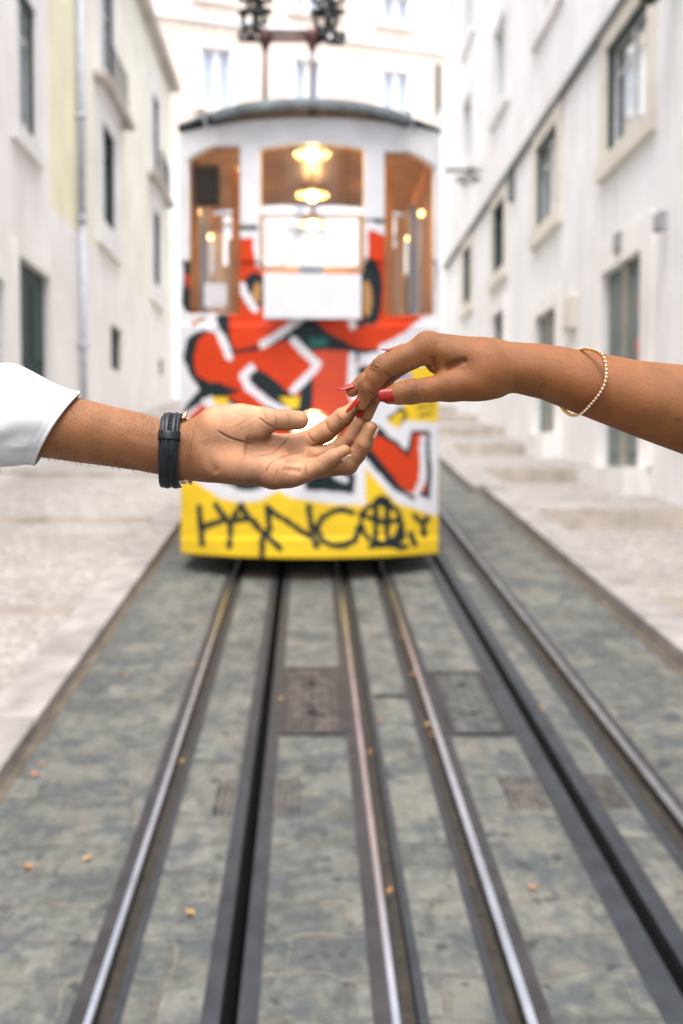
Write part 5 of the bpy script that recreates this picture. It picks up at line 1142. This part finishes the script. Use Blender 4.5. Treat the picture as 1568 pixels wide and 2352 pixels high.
for k in range(6):
    WC.append(([z3(820 + 20 * k, 270 - 6 * k), z3(850 + 20 * k, 240), z3(900 + 18 * k, 225)], 1.2, .3, .08, None)); WC.append(([z3(1090 + 14 * k, 720), z3(1075 + 16 * k, 700), z3(1100 + 16 * k, 670)], 1.3, .3, .08, None))
V, cr = carve(V, Nn, WC); Nn = vnorm(V, F)
mole = np.exp(-(((V[:, 0] - 1556) / 8) ** 2 + ((V[:, 1] - 966) / 7) ** 2) ** 1.5) * (Nn[:, 2] < 0) * .5; cr = np.maximum(cr, mole)
pd = np.array([.35, .85, -.1]); pd /= np.linalg.norm(pd); palm = sstep(.1, .9, Nn @ pd) * sstep(1060, 960, V[:, 0]) * .75
tipm = np.zeros(len(V))
for (x, y, r_) in ((812, 940, 26), (800, 905, 24), (842, 955, 34), (884, 925, 26)): tipm = np.maximum(tipm, np.exp(-(((V[:, 0] - x) ** 2 + (V[:, 1] - y) ** 2) / r_ ** 2) ** 1.5))
palm = np.clip(palm + .55 * tipm * (1 - .5 * sstep(-.2, -.9, Nn[:, 1])), 0, 1)
kn = np.zeros(len(V))
for (x, y, r_, zz) in ((862, 832, 22, 1), (954, 893, 26, 1), (830, 892, 16, 1), (950, 900, 30, 1), (1050, 880, 50, .5)): kn = np.maximum(kn, zz * np.exp(-((V[:, 0] - x) ** 2 + (V[:, 1] - y) ** 2) / r_ ** 2) * .7)
M_SKINW = skin_mat('her skin', (0.188, 0.070, 0.018), (0.31, 0.135, 0.05), (0.060, 0.020, 0.009), 0.32)
HER = empty('person', PN([(1300, 880, 0)])[0], 'person on the right with red painted nails reaching down, bare forearm', 'person')
npmesh('arm_and_hand', PN(V), F, M_SKINW, HER, attrs={'palm': palm, 'crease': cr, 'knuckle_and_shade': kn})
def mat_polish():
    m, nt, b = mk('red nail polish'); tc = N(nt, 'ShaderNodeTexCoord'); n1 = N(nt, 'ShaderNodeTexNoise', i_Scale=220.0, i_Detail=3.0); nt.links.new(tc.outputs['Object'], n1.inputs['Vector'])
    nt.links.new(ramp(nt, n1.outputs[0], [(0.35, (0.20, 0.006, 0.004)), (0.65, (0.26, 0.010, 0.004))]), b.inputs['Base Color']); b.inputs['Roughness'].default_value = 0.3; b.inputs['Specular IOR Level'].default_value = .22; b.inputs['Coat Weight'].default_value = 0
    bp = N(nt, 'ShaderNodeBump', i_Strength=0.15, i_Distance=0.0006); nt.links.new(n1.outputs[0], bp.inputs['Height']); nt.links.new(bp.outputs[0], b.inputs['Normal']); return m
M_POL = mat_polish()
nail(HER, (894.5, 909, -38), 20, (-1, .10, 0), (0, -.10, -1), 51, 33, M_POL, .10, .72, 2)
nail(HER, (819, 938, -5), 14.5, (-.58, .80, .0), (-.80, -.48, -.62), 41, 20, M_POL, .62, .6, 3)
nail(HER, (800, 900, 31), 14, (-.90, .43, 0), (-.30, -.80, -.62), 36, 20, M_POL, .62, .6, 3)
nail(HER, (833, 962, 21), 14.5, (-.45, .88, 0), (-.82, -.35, -.5), 36, 19, M_POL, .62, .6, 3)
nail(HER, (889, 814, 104), 10.5, (-.95, .15, 0), (-.18, -.95, -.25), 24, 13, M_POL, .5, .6, 3)
# ---------------------------------------------------------------- bracelet
BR_ = empty('bracelet', PN([(1340, 880, 0)])[0], 'gold bracelet of small clear stones round the right forearm', 'bracelet')
M_GOLDY = plain('yellow gold', (0.80, 0.52, 0.16), 0.22, 1.0, var=0.08, bump=0)
mg, nt, b = mk('clear stone'); b.inputs['Base Color'].default_value = (.93, .93, .96, 1); b.inputs['Roughness'].default_value = .04; b.inputs['Metallic'].default_value = .55; b.inputs['Coat Weight'].default_value = .5
key = [(1328, 805, 0), (1342, 802, -28), (1366, 807, -55), (1381, 817, -70), (1388, 836, -79), (1390, 861, -82), (1385, 884, -82), (1373, 906, -78), (1358, 924, -68), (1344, 939, -54), (1330, 950, -34), (1313, 953, -8), (1298, 945, 18), (1286, 931, 42), (1276, 912, 62), (1276, 880, 76), (1283, 850, 76), (1297, 822, 60), (1311, 806, 34)]
kp = [np.array(k, float) for k in key]; m = len(kp); dense = []
for i in range(m):
    p0, p1, p2, p3 = kp[i - 1], kp[i], kp[(i + 1) % m], kp[(i + 2) % m]
    for t in np.linspace(0, 1, 20, endpoint=False): dense.append(.5 * (2 * p1 + (p2 - p0) * t + (2*p0 - 5*p1 + 4*p2 - p3) * t*t + (-p0 + 3*p1 - 3*p2 + p3) * t**3))
dense = np.array(dense); sl_ = np.concatenate([[0], np.cumsum(np.linalg.norm(np.diff(np.vstack([dense, dense[:1]]), axis=0), axis=1))]); tot = sl_[-1]; ng = int(tot / 9.0)
ctr = dense.mean(0); gd = bpy.data.meshes.new('stone'); gb = MB(); gb.lathe((0, 0, 0), [(0, -.0009), (.00118, -.0002), (.00125, .0002), (.0008, .0009), (0, .0010)], 8); gd.from_pydata(gb.v, [], gb.f); gd.materials.append(mg)
ch = MB()
DW = PN(dense); CW = PN([ctr])[0]
for i in range(ng):
    s_ = tot * i / ng; k = min(np.searchsorted(sl_, s_, side='right') - 1, len(dense) - 1); p = DW[k]; t = DW[(k + 3) % len(DW)] - DW[k - 3]; t /= np.linalg.norm(t)
    axs = np.array([1.0, 0, -.24]); r_ = p - CW; r_ -= axs * (r_ @ axs) / (axs @ axs); r_ -= t * (r_ @ t); r_ /= np.linalg.norm(r_); sd_ = np.cross(t, r_)
    Mx = Matrix(((sd_[0], t[0], r_[0], p[0] + r_[0] * .0012), (sd_[1], t[1], r_[1], p[1] + r_[1] * .0012), (sd_[2], t[2], r_[2], p[2] + r_[2] * .0012), (0, 0, 0, 1)))
    g_ = bpy.data.objects.new('stone', gd); COL.objects.link(g_); g_.parent = BR_; g_.matrix_local = Matrix.Translation(-Vector(BR_.location)) @ Mx
    a = .0014; h0, h1 = -.0012, .0008
    vs_ = [p + sd_ * x + t * y + r_ * z for z in (h0, h1) for y in (-a * .85, a * .85) for x in (-a, a)]
    ch.add(vs_, [(0, 2, 3, 1), (4, 5, 7, 6), (0, 1, 5, 4), (2, 6, 7, 3), (0, 4, 6, 2), (1, 3, 7, 5)])
    for x in (-1, 1):
        for y in (-1, 1): ch.tube([p + sd_ * x * a * .8 + t * y * a * .75 + r_ * h1, p + sd_ * x * a * .62 + t * y * a * .6 + r_ * .0019], .00028, 4)
ch.tube([tuple(q) for q in DW[::4]], .0007, 5, closed=True); ch.build('gold_setting', M_GOLDY, BR_)
